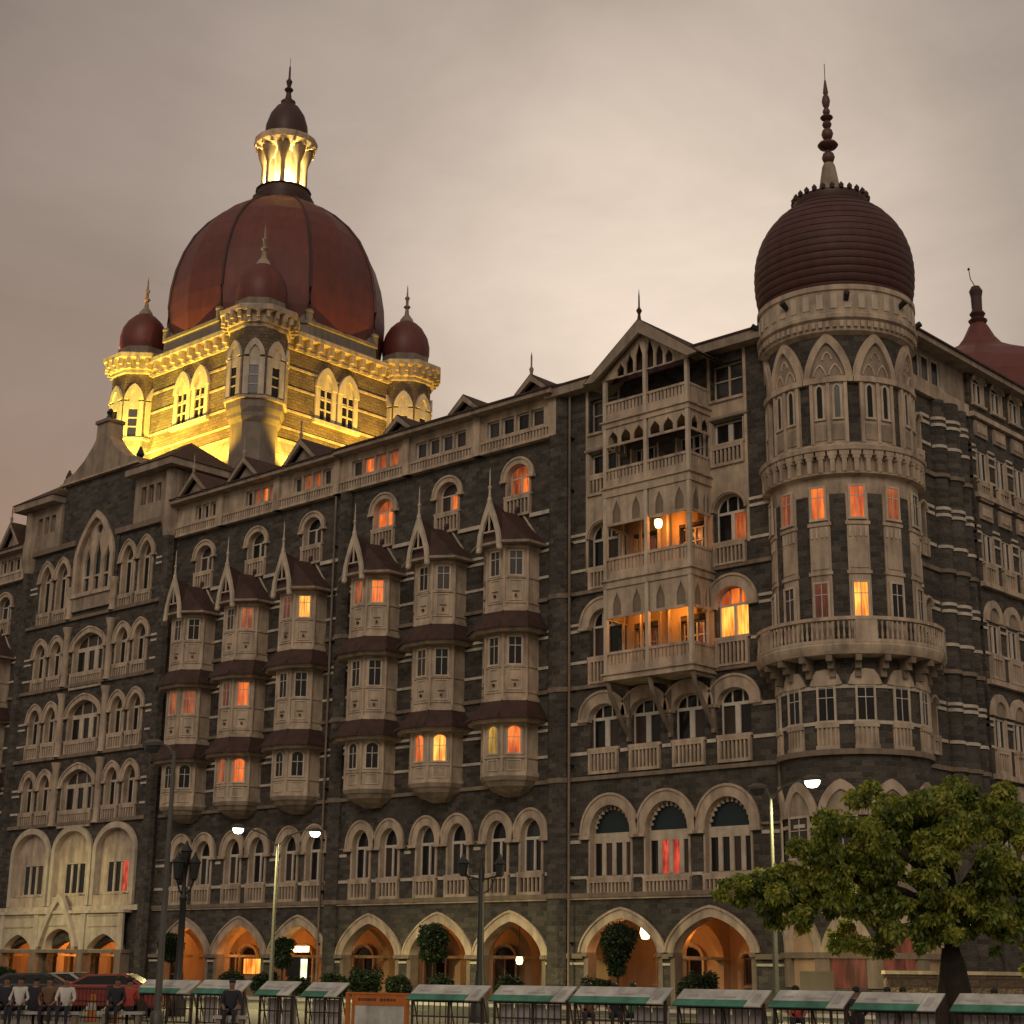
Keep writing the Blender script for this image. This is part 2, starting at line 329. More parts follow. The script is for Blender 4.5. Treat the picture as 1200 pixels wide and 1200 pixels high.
# ------------------------------------------------------------------ window kit
CACHE = {}
def win_meshes(w, zs, rise, k, lights, mull, hood, leg, jamb, bal, head, y, wood, hoodmat, scallop, palette, cross):
    key = (w, zs, rise, k, lights, mull, hood, leg, jamb, bal, head, y, wood, hoodmat, scallop, cross)
    if key not in CACHE:
        mb = MB()
        fr = 0.08
        # wooden frame, mullions, transom
        mb.box(-w / 2, -w / 2 + fr, y, y + .1, 0, zs, wood); mb.box(w / 2 - fr, w / 2, y, y + .1, 0, zs, wood)
        mb.box(-w / 2 + fr, w / 2 - fr, y, y + .1, 0, fr, wood)
        if rise > 0 and head > 0: mb.box(-w / 2 + fr, w / 2 - fr, y - .02, y + .12, zs - head, zs, wood)
        else: mb.box(-w / 2 + fr, w / 2 - fr, y, y + .1, zs - fr, zs, wood)
        for i in range(1, lights):
            x = -w / 2 + w * i / lights; mb.box(x - mull / 2, x + mull / 2, y - .03, y + .09, fr, zs - max(head, fr), wood)
        if cross:
            for c_ in cross: mb.box(-w / 2 + fr, w / 2 - fr, y - .01, y + .08, zs * c_ - .035, zs * c_ + .035, wood)
        if rise > 0:
            mb.strip(arc_line(w - 2 * fr, zs, rise - fr, k), arc_line(w - .002, zs, rise - .001, k), y, y + .1, wood)
            if lights >= 2 and rise > .5 and w > 1.8 and not scallop:
                for x in (-w / 6, w / 6): mb.box(x - .035, x + .035, y, y + .08, zs, zs + archz(2 * x / w, rise, k) - .03, wood)
        if jamb:
            mb.box(-w / 2 - jamb, -w / 2 + .01, -.07, y, -.02, zs, hoodmat); mb.box(w / 2 - .01, w / 2 + jamb, -.07, y, -.02, zs, hoodmat)
        mb.box(-w / 2 - jamb - .08, w / 2 + jamb + .08, -.17, y + .02, -.14, 0, hoodmat)
        if hood and rise > 0:
            mb.strip(arc_line(w - .03, zs, rise - .015, k, leg=leg), arc_line(w + 2 * hood, zs, rise + hood, k, leg=leg), -.13, 0, hoodmat); mb.strip(arc_line(w - .03, zs, rise - .015, k, leg=leg), arc_line(w + .03, zs, rise + .015, k, leg=leg), 0, y, hoodmat)
            mb.strip(arc_line(w + 2 * hood - .14, zs, rise + hood - .07, k, leg=leg), arc_line(w + 2 * hood + .1, zs, rise + hood + .05, k, leg=leg), -.2, -.12, hoodmat)
            if leg: 
                for sg in (-1, 1): mb.box(min(sg * (w / 2 - .02), sg * (w / 2 + hood + .1)), max(sg * (w / 2 - .02), sg * (w / 2 + hood + .1)), -.24, .1, zs - leg - .16, zs - leg, hoodmat)
        if scallop:
            for i in range(1, 13):
                a = PI * i / 13; x = (w / 2) * math.cos(a); z = zs + archz(math.cos(a), rise, k)
                x2 = x * .87; z2 = zs + (z - zs) * .87
                mb.lathe([(0, 0), (.13, .0), (.13, .12), (0, .12)], hoodmat, 8) if False else None
                mb.box(x2 - .07, x2 + .07, y - .12, y - .02, z2 - .07, z2 + .07, hoodmat)
                mb.strip([(x2 - .02, z2), (x2 + .02, z2)], [(x - .09, z), (x + .09, z)], y - .1, y - .03, hoodmat)
        fm = mb.mesh('window')
        bm_ = None
        if bal:
            b2 = MB(); W2 = w / 2 + jamb
            b2.box(-W2, W2, .0, .02, -.14 - bal, -.14, hoodmat)
            b2.box(-W2, W2, -.16, .0, -.30, -.14, hoodmat); b2.box(-W2, W2, -.16, .0, -.14 - bal, -bal + .02, hoodmat)
            nb = max(4, int(w / .22))
            for i in range(nb):
                x = -W2 + 2 * W2 * (i + .5) / nb; b2.box(x - .05, x + .05, -.13, .0, -bal + .02, -.30, hoodmat)
            for sg in (-1, 1): b2.box(sg * (W2 - .06) - .07, sg * (W2 - .06) + .07, -.19, .0, -.14 - bal, -.14, hoodmat)
            bm_ = b2.mesh('balustrade')
        CACHE[key] = (fm, bm_)
    fm, bm_ = CACHE[key]
    pk = ('pane', w, zs, rise, k, lights, y, palette, head)
    if pk not in CACHE:
        pm = MB(); n = lights; yy = y + .06
        for i in range(n):
            a = -w / 2 + w * i / n; b_ = a + w / n; mt = palette[i % (len(palette) - 1)] if len(palette) > 1 else palette[0]
            pm.add([(a, yy, 0), (b_, yy, 0), (b_, yy, zs), (a, yy, zs)], [(0, 1, 2, 3)], mt)
        if rise > 0:
            pl = opening(w, zs, zs, rise, k); pl = pl[:1] + pl[1:]
            pts = [(p[0], yy, p[1]) for p in arc_line(w, zs, rise, k)]
            c0 = len(pts); pm.add(pts + [(0, yy, zs)], [(i, i + 1, c0) for i in range(c0 - 1)], palette[-1])
        CACHE[pk] = pm.mesh('pane')
    return fm, CACHE[pk], bm_
def window(parent, X, Z, w, zs, rise=0.0, k=0.0, lights=2, mull=.12, hood=0.0, leg=0.0, jamb=0.0, bal=0.0, head=.12, y=.28, wood='frame_paint',
           hoodmat='cream', scallop=False, pal=('glass_dark',), cross=(), name='window', Y=0.0, rz=0.0, label=None, xf=None):
    """w opening width, Z sill height, zs spring above sill"""
    if len(pal) == 1: pal = (pal[0], pal[0])
    fm, pm, bm_ = win_meshes(w, zs, rise, k, lights, mull, hood, leg, jamb, bal, head, y, wood, hoodmat, scallop, tuple(pal), tuple(cross))
    loc = (X, Y, Z) if xf is None else xf(X, Z)
    o = put(fm, name, parent, loc, rz, label)
    put(pm, 'pane', o); 
    if bm_: put(bm_, 'balustrade', o)
    return o
def hole(X, Z, w, zs, rise=0.0, k=0.0): return shift(opening(w, 0, zs, rise, k), X, Z)

def band(mb, x0, x1, z, h=.16, y=-.07, mat='band_stone', skip=()):
    """a course of pale stone, interrupted at openings (list of (centre, halfwidth))"""
    segs = [(x0, x1)]
    for c_, hw in skip:
        ns = []
        for a, b_ in segs:
            if c_ + hw <= a or c_ - hw >= b_: ns.append((a, b_)); continue
            if c_ - hw > a: ns.append((a, c_ - hw))
            if c_ + hw < b_: ns.append((c_ + hw, b_))
        segs = ns
    for a, b_ in segs:
        if b_ - a > .1: mb.box(a, b_, y, .02, z - h / 2, z + h / 2, mat)

# ------------------------------------------------------------------ ground
gm = MB(); gm.add([(-3000, -3000, 0), (3000, -3000, 0), (3000, 3000, 0), (-3000, 3000, 0)], [(0, 1, 2, 3)], 'paving')
put(gm.mesh('ground'), 'ground', kind='structure')
rm = MB(); rm.add([(-400, -28, .004), (60, -18, .004), (60, -7, .004), (-400, -7, .004)], [(0, 1, 2, 3)], 'asphalt')
put(rm.mesh('road'), 'road', kind='structure')
lm = MB()
for i in range(40): lm.add([(-150 + 5 * i, -14.1, .008), (-147.5 + 5 * i, -14.1, .008), (-147.5 + 5 * i, -13.95, .008), (-150 + 5 * i, -13.95, .008)], [(0, 1, 2, 3)], 'road_paint')
put(lm.mesh('road_marking'), 'road_marking', kind='structure')
pvm = MB(); pvm.box(-220, -20, -7, 0.4, 0, .14, 'paving'); pvm.box(-220, 40, -7.15, -7, 0, .15, 'panel_grey')
put(pvm.mesh('pavement'), 'pavement', kind='structure')

# ================================================================== THE HOTEL
HOTEL = thing('grand_hotel', 'dark stone grand hotel with cream arches, tiled oriels and red floodlit domes, filling the view', 'hotel', (-70, 0, 0))
HX = -70
def hput(mesh, name, loc=(0, 0, 0), rz=0.0, label=None): return put(mesh, name, HOTEL, (loc[0] - HX, loc[1], loc[2]), rz, label)
def hwin(X, Z, *a, **kw): return window(HOTEL, X - HX, Z, *a, **kw)

DK, GR, CU = 'glass_dark', 'glass_grey', 'glass_curtain'
def rpal(n=2):
    return tuple(rnd.choice((DK, DK, GR, CU)) for _ in range(n)) + (rnd.choice((DK, GR)),)

# ---- east wing wall (X -92.7 .. -57.2) and right block (X -57.2 .. -42.6)
wing_c = [-60.4, -66.0, -71.5, -78.1, -83.7, -89.3]
arc_c = [-60.55, -65.95, -71.5, -77.7, -83.3, -88.8]
first_c = [-59.2, -61.65, -64.65, -67.1, -70.1, -72.5, -76.6, -78.95, -82.0, -84.4, -87.4, -89.8]
def wing(x0, x1, arcs, firsts, tops, mat='basalt', ztop=30.4, label=None):
    holes = [shift(opening(4.4, .02, 2.45, 1.75, .45), c_) for c_ in arcs]
    holes += [hole(c_, 6.7, 1.45, 1.85, .95) for c_ in firsts]
    holes += [hole(c_, 27.6, 1.7, 1.1, .72) for c_ in tops]
    hput(wall_mesh('wall', x0, x1, 0, ztop, holes, mat), 'wall')
def arcade_arch(X, w=4.4, hoodw=.48, rise=1.75, zs=2.45, k=.45, outer=None):
    key = ('aa', w, hoodw, rise, zs, k)
    if key not in CACHE:
        mb = MB()
        mb.strip(arc_line(w - .06, zs, rise - .03, k, 24), arc_line(w + 2 * hoodw, zs, rise + hoodw, k, 24), -.16, -.003, 'cream'); mb.strip(arc_line(w - .06, zs, rise - .03, k, 24), arc_line(w + .06, zs, rise + .03, k, 24), -.003, .56, 'cream')
        mb.strip(arc_line(w + 2 * hoodw - .1, zs, rise + hoodw - .05, k, 24), arc_line(w + 2 * hoodw + .12, zs, rise + hoodw + .07, k, 24), -.24, -.14, 'cream')
        for sg in (-1, 1):
            a, b_ = sorted((sg * w / 2, sg * (w / 2 + .24)))
            mb.box(a - .04, b_ + .04, -.22, .54, zs - .2, zs, 'cornice_stone')
            mb.box(a - .03 if sg > 0 else a, b_ if sg > 0 else b_ + .03, -.06, .58, 0.003, zs - .2, 'cornice_stone')
        CACHE[key] = mb.mesh('arcade_arch')
    hput(CACHE[key], 'arcade_arch', (X, 0, 0))
wing(-92.7, -57.2, arc_c, first_c, wing_c)
lit_top = {-60.4: ('lit_dim', 'lit_orange', 'lit_dim'), -66.0: (CU, 'lit_orange', CU), -71.5: ('lit_orange', 'lit_orange', 'lit_dim')}
for c_ in arc_c: arcade_arch(c_)
for c_ in first_c:
    hwin(c_, 6.7, 1.45, 1.85, .95, 0, 2, .12, hood=.5, leg=.12, jamb=.14, bal=1.05, head=.16, pal=rpal(), hoodmat='cream', name='arched_window')
for c_ in wing_c:
    hwin(c_, 27.6, 1.7, 1.1, .72, 0, 2, .12, hood=.34, leg=.1, jamb=.12, bal=1.15, head=.0, pal=lit_top.get(c_, rpal()), name='arched_window')
tr = MB()
band(tr, -92.5, -42.7, 5.4, .22, -.2, 'cornice_stone'); band(tr, -92.5, -42.7, 5.24, .1, -.13, 'cream')
sk = [(c_, 1.25) for c_ in first_c]
band(tr, -92.5, -57.5, 8.05, .17, skip=sk); band(tr, -92.5, -57.5, 6.55, .17, skip=[(c_, 1.0) for c_ in first_c]); band(tr, -92.5, -57.5, 8.42, .1, -.1, 'cornice_stone', skip=sk)
ska = [(c_, 2.45) for c_ in arc_c]
band(tr, -92.5, -57.3, 2.35, .22, -.2, 'cornice_stone', skip=ska); band(tr, -92.5, -57.3, 2.05, .12, -.1, 'band_stone', skip=ska)
band(tr, -92.5, -42.7, 11.3, .2, -.16, 'cornice_stone')
for zb in (16.1, 21.2): band(tr, -92.5, -57.3, zb, .2, -.16, 'cornice_stone')
band(tr, -92.5, -57.4, 26.2, .22, -.14, 'band_stone', skip=[(c_, .95) for c_ in wing_c])
for z in (14.05, 14.4, 12.65, 19.1, 19.45, 17.45, 24.0, 24.35, 22.5): band(tr, -92.5, -57.4, z, .15)
hput(tr.mesh('stone_course'), 'stone_course')
# oriel back wall tint is hidden; buttresses
def buttress(X, w, z0, z1, d=.45, mat='basalt'):
    mb = MB(); pts = [(-w / 2, .02), (-w / 2, -d * .4), (-w / 4, -d), (w / 4, -d), (w / 2, -d * .4), (w / 2, .02)]
    mb.hprism(pts, z0, z1, mat)
    for z in (5.4, 11.3, 16.1, 21.2):
        if z0 < z < z1: mb.hprism([(p[0] * 1.12, p[1] * 1.12 if p[1] < 0 else p[1]) for p in pts], z - .13, z + .13, 'cornice_stone')
    return mb.mesh('buttress')
for X, w in ((-74.85, 1.0), (-57.3, 1.3)): hput(buttress(X, w, 0, 30.4 if X < -60 else 33), 'buttress', (X, 0, 0))

# ---- attic storey of the wing
def attic(x0, x1, groups, gables, zt=33.0):
    at_ = MB(); Y = -.3
    hs = []
    for gx0, gx1, n in groups:
        for i in range(n):
            w = (gx1 - gx0) / n; hs.append(hole(gx0 + w * (i + .5), 31.3, w - .16, 1.0))
    hput(wall_mesh('attic_wall', x0, x1, 31.15, zt - .25, hs, 'cream', .35, Y), 'attic_wall')
    at_.box(x0, x1, Y - .1, .4, 30.4, 30.58, 'cream'); at_.box(x0, x1, Y - .12, .4, 31.02, 31.15, 'cream'); at_.box(x0, x1, Y + .18, .4, 30.58, 31.02, 'cream_weathered')
    n = int((x1 - x0) / .24)
    for i in range(n):
        x = x0 + (x1 - x0) * (i + .5) / n; at_.box(x - .06, x + .06, Y - .08, Y + .2, 30.58, 31.02, 'cream')
    for i in range(int((x1 - x0) / 5.9) + 1):
        x = x1 - .3 - i * 5.9
        if x > x0 + .3: at_.box(x - .28, x + .28, Y - .18, .1, 30.4, zt - .25, 'cream')
    hput(at_.mesh('attic_balustrade'), 'attic_balustrade')
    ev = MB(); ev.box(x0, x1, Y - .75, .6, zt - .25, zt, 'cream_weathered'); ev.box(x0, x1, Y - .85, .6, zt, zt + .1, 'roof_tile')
    # roof slope rising back
    ev.add([(x0, Y - .8, zt + .1), (x1, Y - .8, zt + .1), (x1, 4.5, zt + 2.4), (x0, 4.5, zt + 2.4), (x0, 14, zt + 2.4), (x1, 14, zt + 2.4)], [(0, 1, 2, 3), (3, 2, 5, 4)], 'roof_tile')
    ev.add([(x0, Y - .8, zt + .1), (x0, 4.5, zt + 2.4), (x0, 14, zt + 2.4), (x0, 14, zt), (x1, Y - .8, zt + .1), (x1, 4.5, zt + 2.4), (x1, 14, zt + 2.4), (x1, 14, zt)], [(0, 1, 2, 3), (7, 6, 5, 4)], 'roof_tile')
    hput(ev.mesh('roof'), 'roof')
groupsR = [(-62.75, -58.2, 4), (-68.7, -64.3, 4), (-74.4, -70.0, 4)]
attic(-75.3, -57.2, groupsR, [])
attic(-92.4, -75.3, [(-80.0, -76.2, 4), (-84.9, -81.6, 4), (-90.4, -88.0, 3)], [], 32.9)
# attic panes
def attic_panes(groups, lits):
    for gi, (gx0, gx1, n) in enumerate(groups):
        w = (gx1 - gx0) / n
        for i in range(n):
            pal = lits.get((gi, i), rnd.choice((DK, GR, GR, CU)))
            hwin(gx0 + w * (i + .5), 31.3, w - .16, 1.0, lights=1, head=0, y=-.12, pal=(pal,), name='attic_window')
attic_panes(groupsR, {(2, 1): 'lit_orange', (2, 2): 'lit_dim', (2, 3): 'lit_dim'})
attic_panes([(-80.0, -76.2, 4), (-84.9, -81.6, 4), (-90.4, -88.0, 3)], {(0, 1): 'lit_dim', (0, 2): 'lit_dim', (1, 1): 'lit_dim', (1, 2): 'lit_orange', (1, 3): 'lit_orange'})
def gablet(X, w, zb, za, spire, closed=False, Y=-1.15, depth=4.5):
    mb = MB(); t = .42
    for sg in (-1, 1):
        mb.strip([(sg * w / 2, zb), (0, za - t * .9)], [(sg * (w / 2 + .3), zb + .05), (0, za)], Y, Y + .22, 'cream_weathered')
    mb.prism([(-w / 2 + .1, zb), (w / 2 - .1, zb), (0, za - t)], Y + .5, Y + .6, 'cream_weathered')
    mb.add([(-w / 2 - .3, Y, zb + .1), (0, Y, za + .06), (w / 2 + .3, Y, zb + .1), (-w / 2 - .3, depth, zb + .1), (0, depth, za + .06), (w / 2 + .3, depth, zb + .1)],
           [(0, 1, 4, 3), (1, 2, 5, 4)], 'roof_tile')
    if spire: mb.lathe([(.0, za + 1.4), (.05, za + 1.1), (.05, za + .5), (.13, za + .35), (.09, za + .1), (.14, za - .4), (.0, za - .5)], 'cream_weathered', 8, 0, Y + .1)
    return mb.mesh('roof_gable')
for X in (-78.5, -84.3, -89.8): hput(gablet(X, 2.9, 32.85, 34.5, True), 'roof_gable', (X, 0, 0))
for X, sp in ((-58.7, True), (-64.0, False), (-69.6, False)): hput(gablet(X, 1.9, 33.1, 34.15, sp, Y=-1.0), 'roof_gable', (X, 0, 0))

# ---- oriel bays
P_OR = [(-1.6, .02), (-1.6, -.95), (-.65, -1.8), (.65, -1.8), (1.6, -.95), (1.6, .02)]
def scl(pts, s_, off=0.0):
    out = []
    for x, y in pts: out.append((x + math.copysign(off, x) * (1 if abs(x) > 1 else .5), (y - off) if y < 0 else y))
    return out
def oriel_body():
    mb = MB()
    mb.hprism(scl(P_OR, 1, .0), 11.62, 24.3, 'cream')
    # moulded base: courses shrinking to the wall
    prev = None
    for z0, z1, s0, s1 in ((11.4, 11.62, 1.0, 1.06), (11.12, 11.4, .84, .96), (10.88, 11.12, .6, .8), (10.66, 10.88, .3, .56)):
        mb.hprism([(x * s0, y * s0 if y < 0 else y) for x, y in P_OR], z0, z1, 'cream_weathered', [(x * s1, y * s1 if y < 0 else y) for x, y in P_OR])
    for z, h, o_ in ((12.62, .14, .07), (11.72, .2, .08), (15.72, .2, .08), (17.5, .12, .06), (20.62, .2, .08), (22.42, .12, .06), (16.1, .08, .05), (21.0, .08, .05), (24.1, .2, .08), (14.35, .12, .05)):
        mb.hprism(scl(P_OR, 1, o_), z - h / 2, z + h / 2, 'cream')
    # corner shafts
    for x, y in P_OR[1:5]:
        for z0, z1 in ((11.8, 14.4), (15.8, 19.3), (20.7, 24.2)): mb.lathe([(.09, z0), (.09, z1)], 'cream', 8, x, y)
    return mb.mesh('oriel_body')
OB = oriel_body()
def skirt():
    mb = MB(); a = scl(P_OR, 1, .72); b_ = scl(P_OR, 1, .62); c_ = scl(P_OR, 1, .1)
    mb.hprism(a, -.04, .06, 'roof_tile', a)
    mb.hprism(a, .06, .34, 'roof_tile', scl(P_OR, 1, .52)); mb.hprism(scl(P_OR, 1, .52), .34, .98, 'roof_tile', c_)
    # rolls down the hips
    for (x0, y0), (x1, y1) in zip(a[1:5], c_[1:5]): mb.tube([(x0, y0, .08), ((x0 * .45 + x1 * .55), (y0 * .45 + y1 * .55), .45), (x1, y1, 1.0)], .05, 'roof_tile', 6)
    mb.hprism(scl(P_OR, 1, .5), -.22, -.04, 'cream_weathered', scl(P_OR, 1, .62))
    return mb.mesh('skirt_roof')
SKM = skirt()
def oriel_roof():
    mb = MB(); a = scl(P_OR, 1, .55)
    A = [(x, y, 24.35) for x, y in a]
    ridgeF = (0, -1.5, 26.35); ridgeB = (0, .02, 26.45)
    mb.add(A + [ridgeF, ridgeB, (-.65, -2.1, 24.6), (.65, -2.1, 24.6)], [(0, 1, 6, 7), (1, 2, 6), (3, 4, 6), (4, 5, 7, 6), (2, 3, 6), (0, 5, 4, 3, 2, 1)], 'roof_tile')
    mb.hprism(scl(P_OR, 1, .6), 24.22, 24.36, 'cream_weathered')
    mb.tube([(1.75, -.02, 24.5), (.25, -.02, 26.5)], .07, 'cream', 6); mb.tube([(-1.75, -.02, 24.5), (-.25, -.02, 26.5)], .07, 'cream', 6)
    mb.lathe([(0, 26.9), (.12, 26.8), (.16, 26.65), (.1, 26.4)], 'dome_dark', 8, 0, -.1)
    return mb.mesh('oriel_roof')
ORM = oriel_roof()
def oriel_gable():
    mb = MB(); Y = -2.45
    for sg in (-1, 1):
        inn = [(sg * .62, 23.95), (sg * .56, 24.7), (sg * .34, 25.4), (0, 26.1)]
        out = [(sg * .92, 23.9), (sg * .80, 24.85), (sg * .50, 25.75), (0, 26.95)]
        mb.strip(inn, out, Y, Y + .16, 'cream_light'); mb.lathe([(0, 23.78), (.14, 23.85), (.16, 23.95), (.1, 24.1), (0, 24.15)], 'cream_light', 8, sg * .78, Y + .08)
    mb.add([(-.8, Y + .1, 24.5), (0, Y + .1, 26.75), (.8, Y + .1, 24.5), (-.8, -1.2, 24.5), (0, -1.2, 26.45), (.8, -1.2, 24.5)], [(0, 1, 4, 3), (1, 2, 5, 4)], 'roof_tile')
    mb.lathe([(0, 28.7), (.03, 28.4), (.045, 27.6), (.12, 27.5), (.06, 27.35), (.08, 26.95), (.14, 26.8), (.1, 26.4), (0, 26.2)], 'cream_light', 8, 0, Y + .08)
    mb.box(-.4, .4, Y + .04, Y + .12, 24.9, 24.98, 'cream_light'); mb.box(-.04, .04, Y + .04, Y + .12, 24.98, 26.2, 'cream_light')
    return mb.mesh('oriel_gable')
OGM = oriel_gable()
LB_ = 'x'
def owin_mesh(w, h, mat, arch=False):
    key = ('ow', w, h, mat, arch)
    if key not in CACHE:
        mb = MB(); rise = .22 if arch else 0
        mb.box(-w / 2 - .1, -w / 2, -.07, .02, 0, h, 'cream_light'); mb.box(w / 2, w / 2 + .1, -.07, .02, 0, h, 'cream_light')
        mb.box(-w / 2 - .14, w / 2 + .14, -.1, .02, -.1, 0, 'cream_light')
        if arch: mb.strip(arc_line(w, h, rise, .2, 10), arc_line(w + .2, h, rise + .1, .2, 10), -.07, .02, 'cream_light')
        else: mb.box(-w / 2 - .1, w / 2 + .1, -.07, .02, h, h + .1, 'cream_light')
        pts = [(p[0], -.015, p[1]) for p in opening(w, 0, h, rise, .2)]; mb.add(pts, [tuple(range(len(pts)))], mat)
        if w > .5: mb.box(-.018, .018, -.04, -.016, 0, h, 'frame_paint') if mat != LB_ else None; mb.box(-w / 2, w / 2, -.04, -.016, h * .68, h * .68 + .035, 'frame_paint')
        CACHE[key] = mb.mesh('window')
    return CACHE[key]
faces = [(0.0, -1.8, 0.0, .62), (1.125, -1.375, math.atan2(.85, .95), .66), (-1.125, -1.375, -math.atan2(.85, .95), .66)]
LV = [(12.82, 1.42, True), (17.62, 1.45, False), (22.55, 1.32, False)]
panel_m = None
def oriel(X, lits, rear=True):
    o = hput(OB, 'oriel_bay', (X, 0, 0))
    for li, (z, h, ar) in enumerate(LV):
        for fi, (x, y, rz, w) in enumerate(faces):
            mt = lits.get((li, fi), rnd.choice((DK, DK, CU)))
            put(owin_mesh(w, h - (.2 if ar else 0), mt, ar), 'window', o, (x, y, z), rz)
    put(SKM, 'skirt_roof', o, (0, 0, 14.62)); put(SKM, 'skirt_roof', o, (0, 0, 19.52))
    put(ORM, 'roof', o); put(OGM, 'gable', o)
    for fi, (x, y, rz, w) in enumerate(faces):
        if ('bp', w) not in CACHE:
            mb = MB()
            for z0, z1 in ((11.88, 12.5), (16.2, 17.38), (21.1, 22.3)):
                W2 = w / 2 + .05
                mb.box(-W2, W2, -.05, .01, z1 - .06, z1, 'cream_light'); mb.box(-W2, W2, -.05, .01, z0, z0 + .06, 'cream_light')
                mb.box(-W2, -W2 + .05, -.05, .01, z0 + .06, z1 - .06, 'cream_light'); mb.box(W2 - .05, W2, -.05, .01, z0 + .06, z1 - .06, 'cream_light')
            for z in (16.42, 21.32): mb.box(-.06, .06, -.12, .01, z, z + .14, 'dome_dark'); mb.box(-.2, .2, -.07, .01, z + .3, z + .34, 'cornice_stone')
            CACHE[('bp', w)] = mb.mesh('relief_panel')
        put(CACHE[('bp', w)], 'relief_panel', o, (x, y, 0), rz)
LO, LB, LF, LD = 'lit_orange', 'lit_bright', 'lit_faint', 'lit_dim'
oriel(-60.4, {(0, 0): 'lit_yellow', (0, 1): LO, (1, 0): DK, (1, 1): DK, (2, 0): GR, (2, 1): GR})
oriel(-66.0, {(0, 0): LO, (0, 1): LB, (1, 0): CU, (1, 1): DK, (2, 0): DK, (2, 1): CU})
oriel(-71.5, {(2, 1): LO, (2, 0): LD, (1, 0): DK, (1, 1): DK, (0, 0): DK, (0, 1): DK})
oriel(-78.1, {(2, 1): LB, (2, 0): LF, (1, 0): DK, (1, 1): DK, (0, 1): DK, (0, 0): DK})
oriel(-83.7, {(0, 0): LD, (0, 1): LO, (1, 1): LO, (1, 0): LF, (2, 1): LD, (2, 0): CU})
oriel(-89.3, {(1, 0): LD, (1, 1): LD, (2, 1): DK, (2, 0): CU, (0, 1): DK})
oriel(-114.7, {(1, 1): DK, (2, 1): DK, (0, 1): DK}); oriel(-120.3, {(1, 1): LD}); oriel(-125.9, {})

# ---- right block
rc = [-54.2, -51.5, -48.75, -46.0]; f1 = [-53.8, -50.2, -46.55]; ra = [-53.05, -47.6]
holes = [shift(opening(4.5, .02, 2.6, 1.68, .35), c_) for c_ in ra]
holes += [hole(c_, 6.3, 2.65, 2.2, 1.4) for c_ in f1]
holes += [hole(c_, 12.83, 1.9, 1.62, .68) for c_ in rc]
for c_ in (rc[0], rc[3]):
    holes += [hole(c_, 17.65, 1.9, 1.7, .85), hole(c_, 22.5, 1.9, 1.6, .85), hole(c_, 27.65, 1.9, 1.2), hole(c_, 30.05, 1.9, 1.95)]
for z in (17.2, 22.1, 27.0):   # balcony doors
    holes += [hole(c_, z - 1.0, 1.7, 2.6) for c_ in (-51.35, -48.35)]
hput(wall_mesh('wall', -57.2, -42.6, 0, 33, holes, 'basalt'), 'wall')
for c_ in ra: arcade_arch(c_, 4.5, .45, 1.68, 2.6, .35)
hwin(f1[0], 6.3, 2.65, 2.2, 1.4, 0, 4, .24, hood=.55, leg=.15, jamb=.1, bal=.8, head=.5, wood='cream_light', scallop=True, pal=(DK, CU, DK, CU, 'glass_teal'), name='arched_window')
hwin(f1[1], 6.3, 2.65, 2.2, 1.4, 0, 4, .24, hood=.55, leg=.15, jamb=.1, bal=.8, head=.5, wood='cream_light', scallop=True, pal=(DK, 'lit_red', 'lit_red', CU, 'glass_teal'), name='arched_window')
hwin(f1[2], 6.3, 2.65, 2.2, 1.4, 0, 4, .24, hood=.55, leg=.15, jamb=.1, bal=.8, head=.5, wood='cream_light', scallop=True, pal=(DK, DK, CU, DK, 'glass_teal'), name='arched_window')
for i, c_ in enumerate(rc):
    hwin(c_, 12.83, 1.9, 1.62, .68, 0, 2, .3, hood=.62, leg=.08, jamb=.0, bal=1.2, head=.16, wood='frame_paint', pal=(CU, DK, DK) if i % 2 else (DK, CU, DK), name='arched_window')
hwin(rc[0], 17.65, 1.9, 1.7, .85, 0, 2, .3, hood=.58, leg=.08, bal=1.35, head=.12, pal=(CU, DK, DK), name='arched_window')
hwin(rc[3], 17.65, 1.9, 1.7, .85, 0, 2, .14, hood=.58, leg=.08, bal=1.35, head=.12, pal=(LB, LB, LO), name='arched_window')
hwin(rc[0], 22.5, 1.9, 1.6, .85, 0, 2, .2, hood=.12, bal=1.1, head=.14, pal=(DK, CU, DK), name='arched_window')
hwin(rc[3], 22.5, 1.9, 1.6, .85, 0, 2, .2, hood=.12, bal=1.1, head=.14, pal=(DK, 'lit_dim', DK), name='arched_window')
for c_ in (rc[0], rc[3]):
    hwin(c_, 27.65, 1.9, 1.2, 0, 0, 2, .28, bal=1.05, jamb=.05, pal=(DK, DK), wood='frame_paint')
    hwin(c_, 30.05, 1.9, 1.95, 0, 0, 2, .1, cross=(.55,), pal=(GR, GR), wood='cream')
for i, z in enumerate((17.2, 22.1, 27.0)):
    for c_ in (-51.35, -48.35):
        hwin(c_, z - 1.0, 1.7, 2.6, 0, 0, 4, .09, jamb=.1, head=.1, cross=(.72,), pal=(CU, DK, DK, CU, DK) if i > 1 else (CU, DK, 'lit_faint', CU, CU), wood='frame_paint', name='balcony_door')
ct = MB()
sk3 = [(c_, 1.6) for c_ in f1]
band(ct, -56.6, -42.7, 8.1, .17, skip=[(c_, 1.95) for c_ in f1]); band(ct, -56.6, -42.7, 6.3, .15, skip=[(c_, 1.5) for c_ in f1]); band(ct, -56.6, -42.7, 8.5, .12, -.1, 'cornice_stone', skip=[(c_, 1.95) for c_ in f1])
band(ct, -56.6, -42.7, 2.05, .12, skip=[(c_, 2.5) for c_ in ra]); band(ct, -56.6, -42.7, 2.42, .24, -.2, 'cornice_stone', skip=[(c_, 2.5) for c_ in ra])
band(ct, -56.6, -42.7, 14.2, .17, skip=[(c_, 1.1) for c_ in rc]); band(ct, -56.6, -42.7, 12.62, .17, skip=[(c_, 1.1) for c_ in rc])
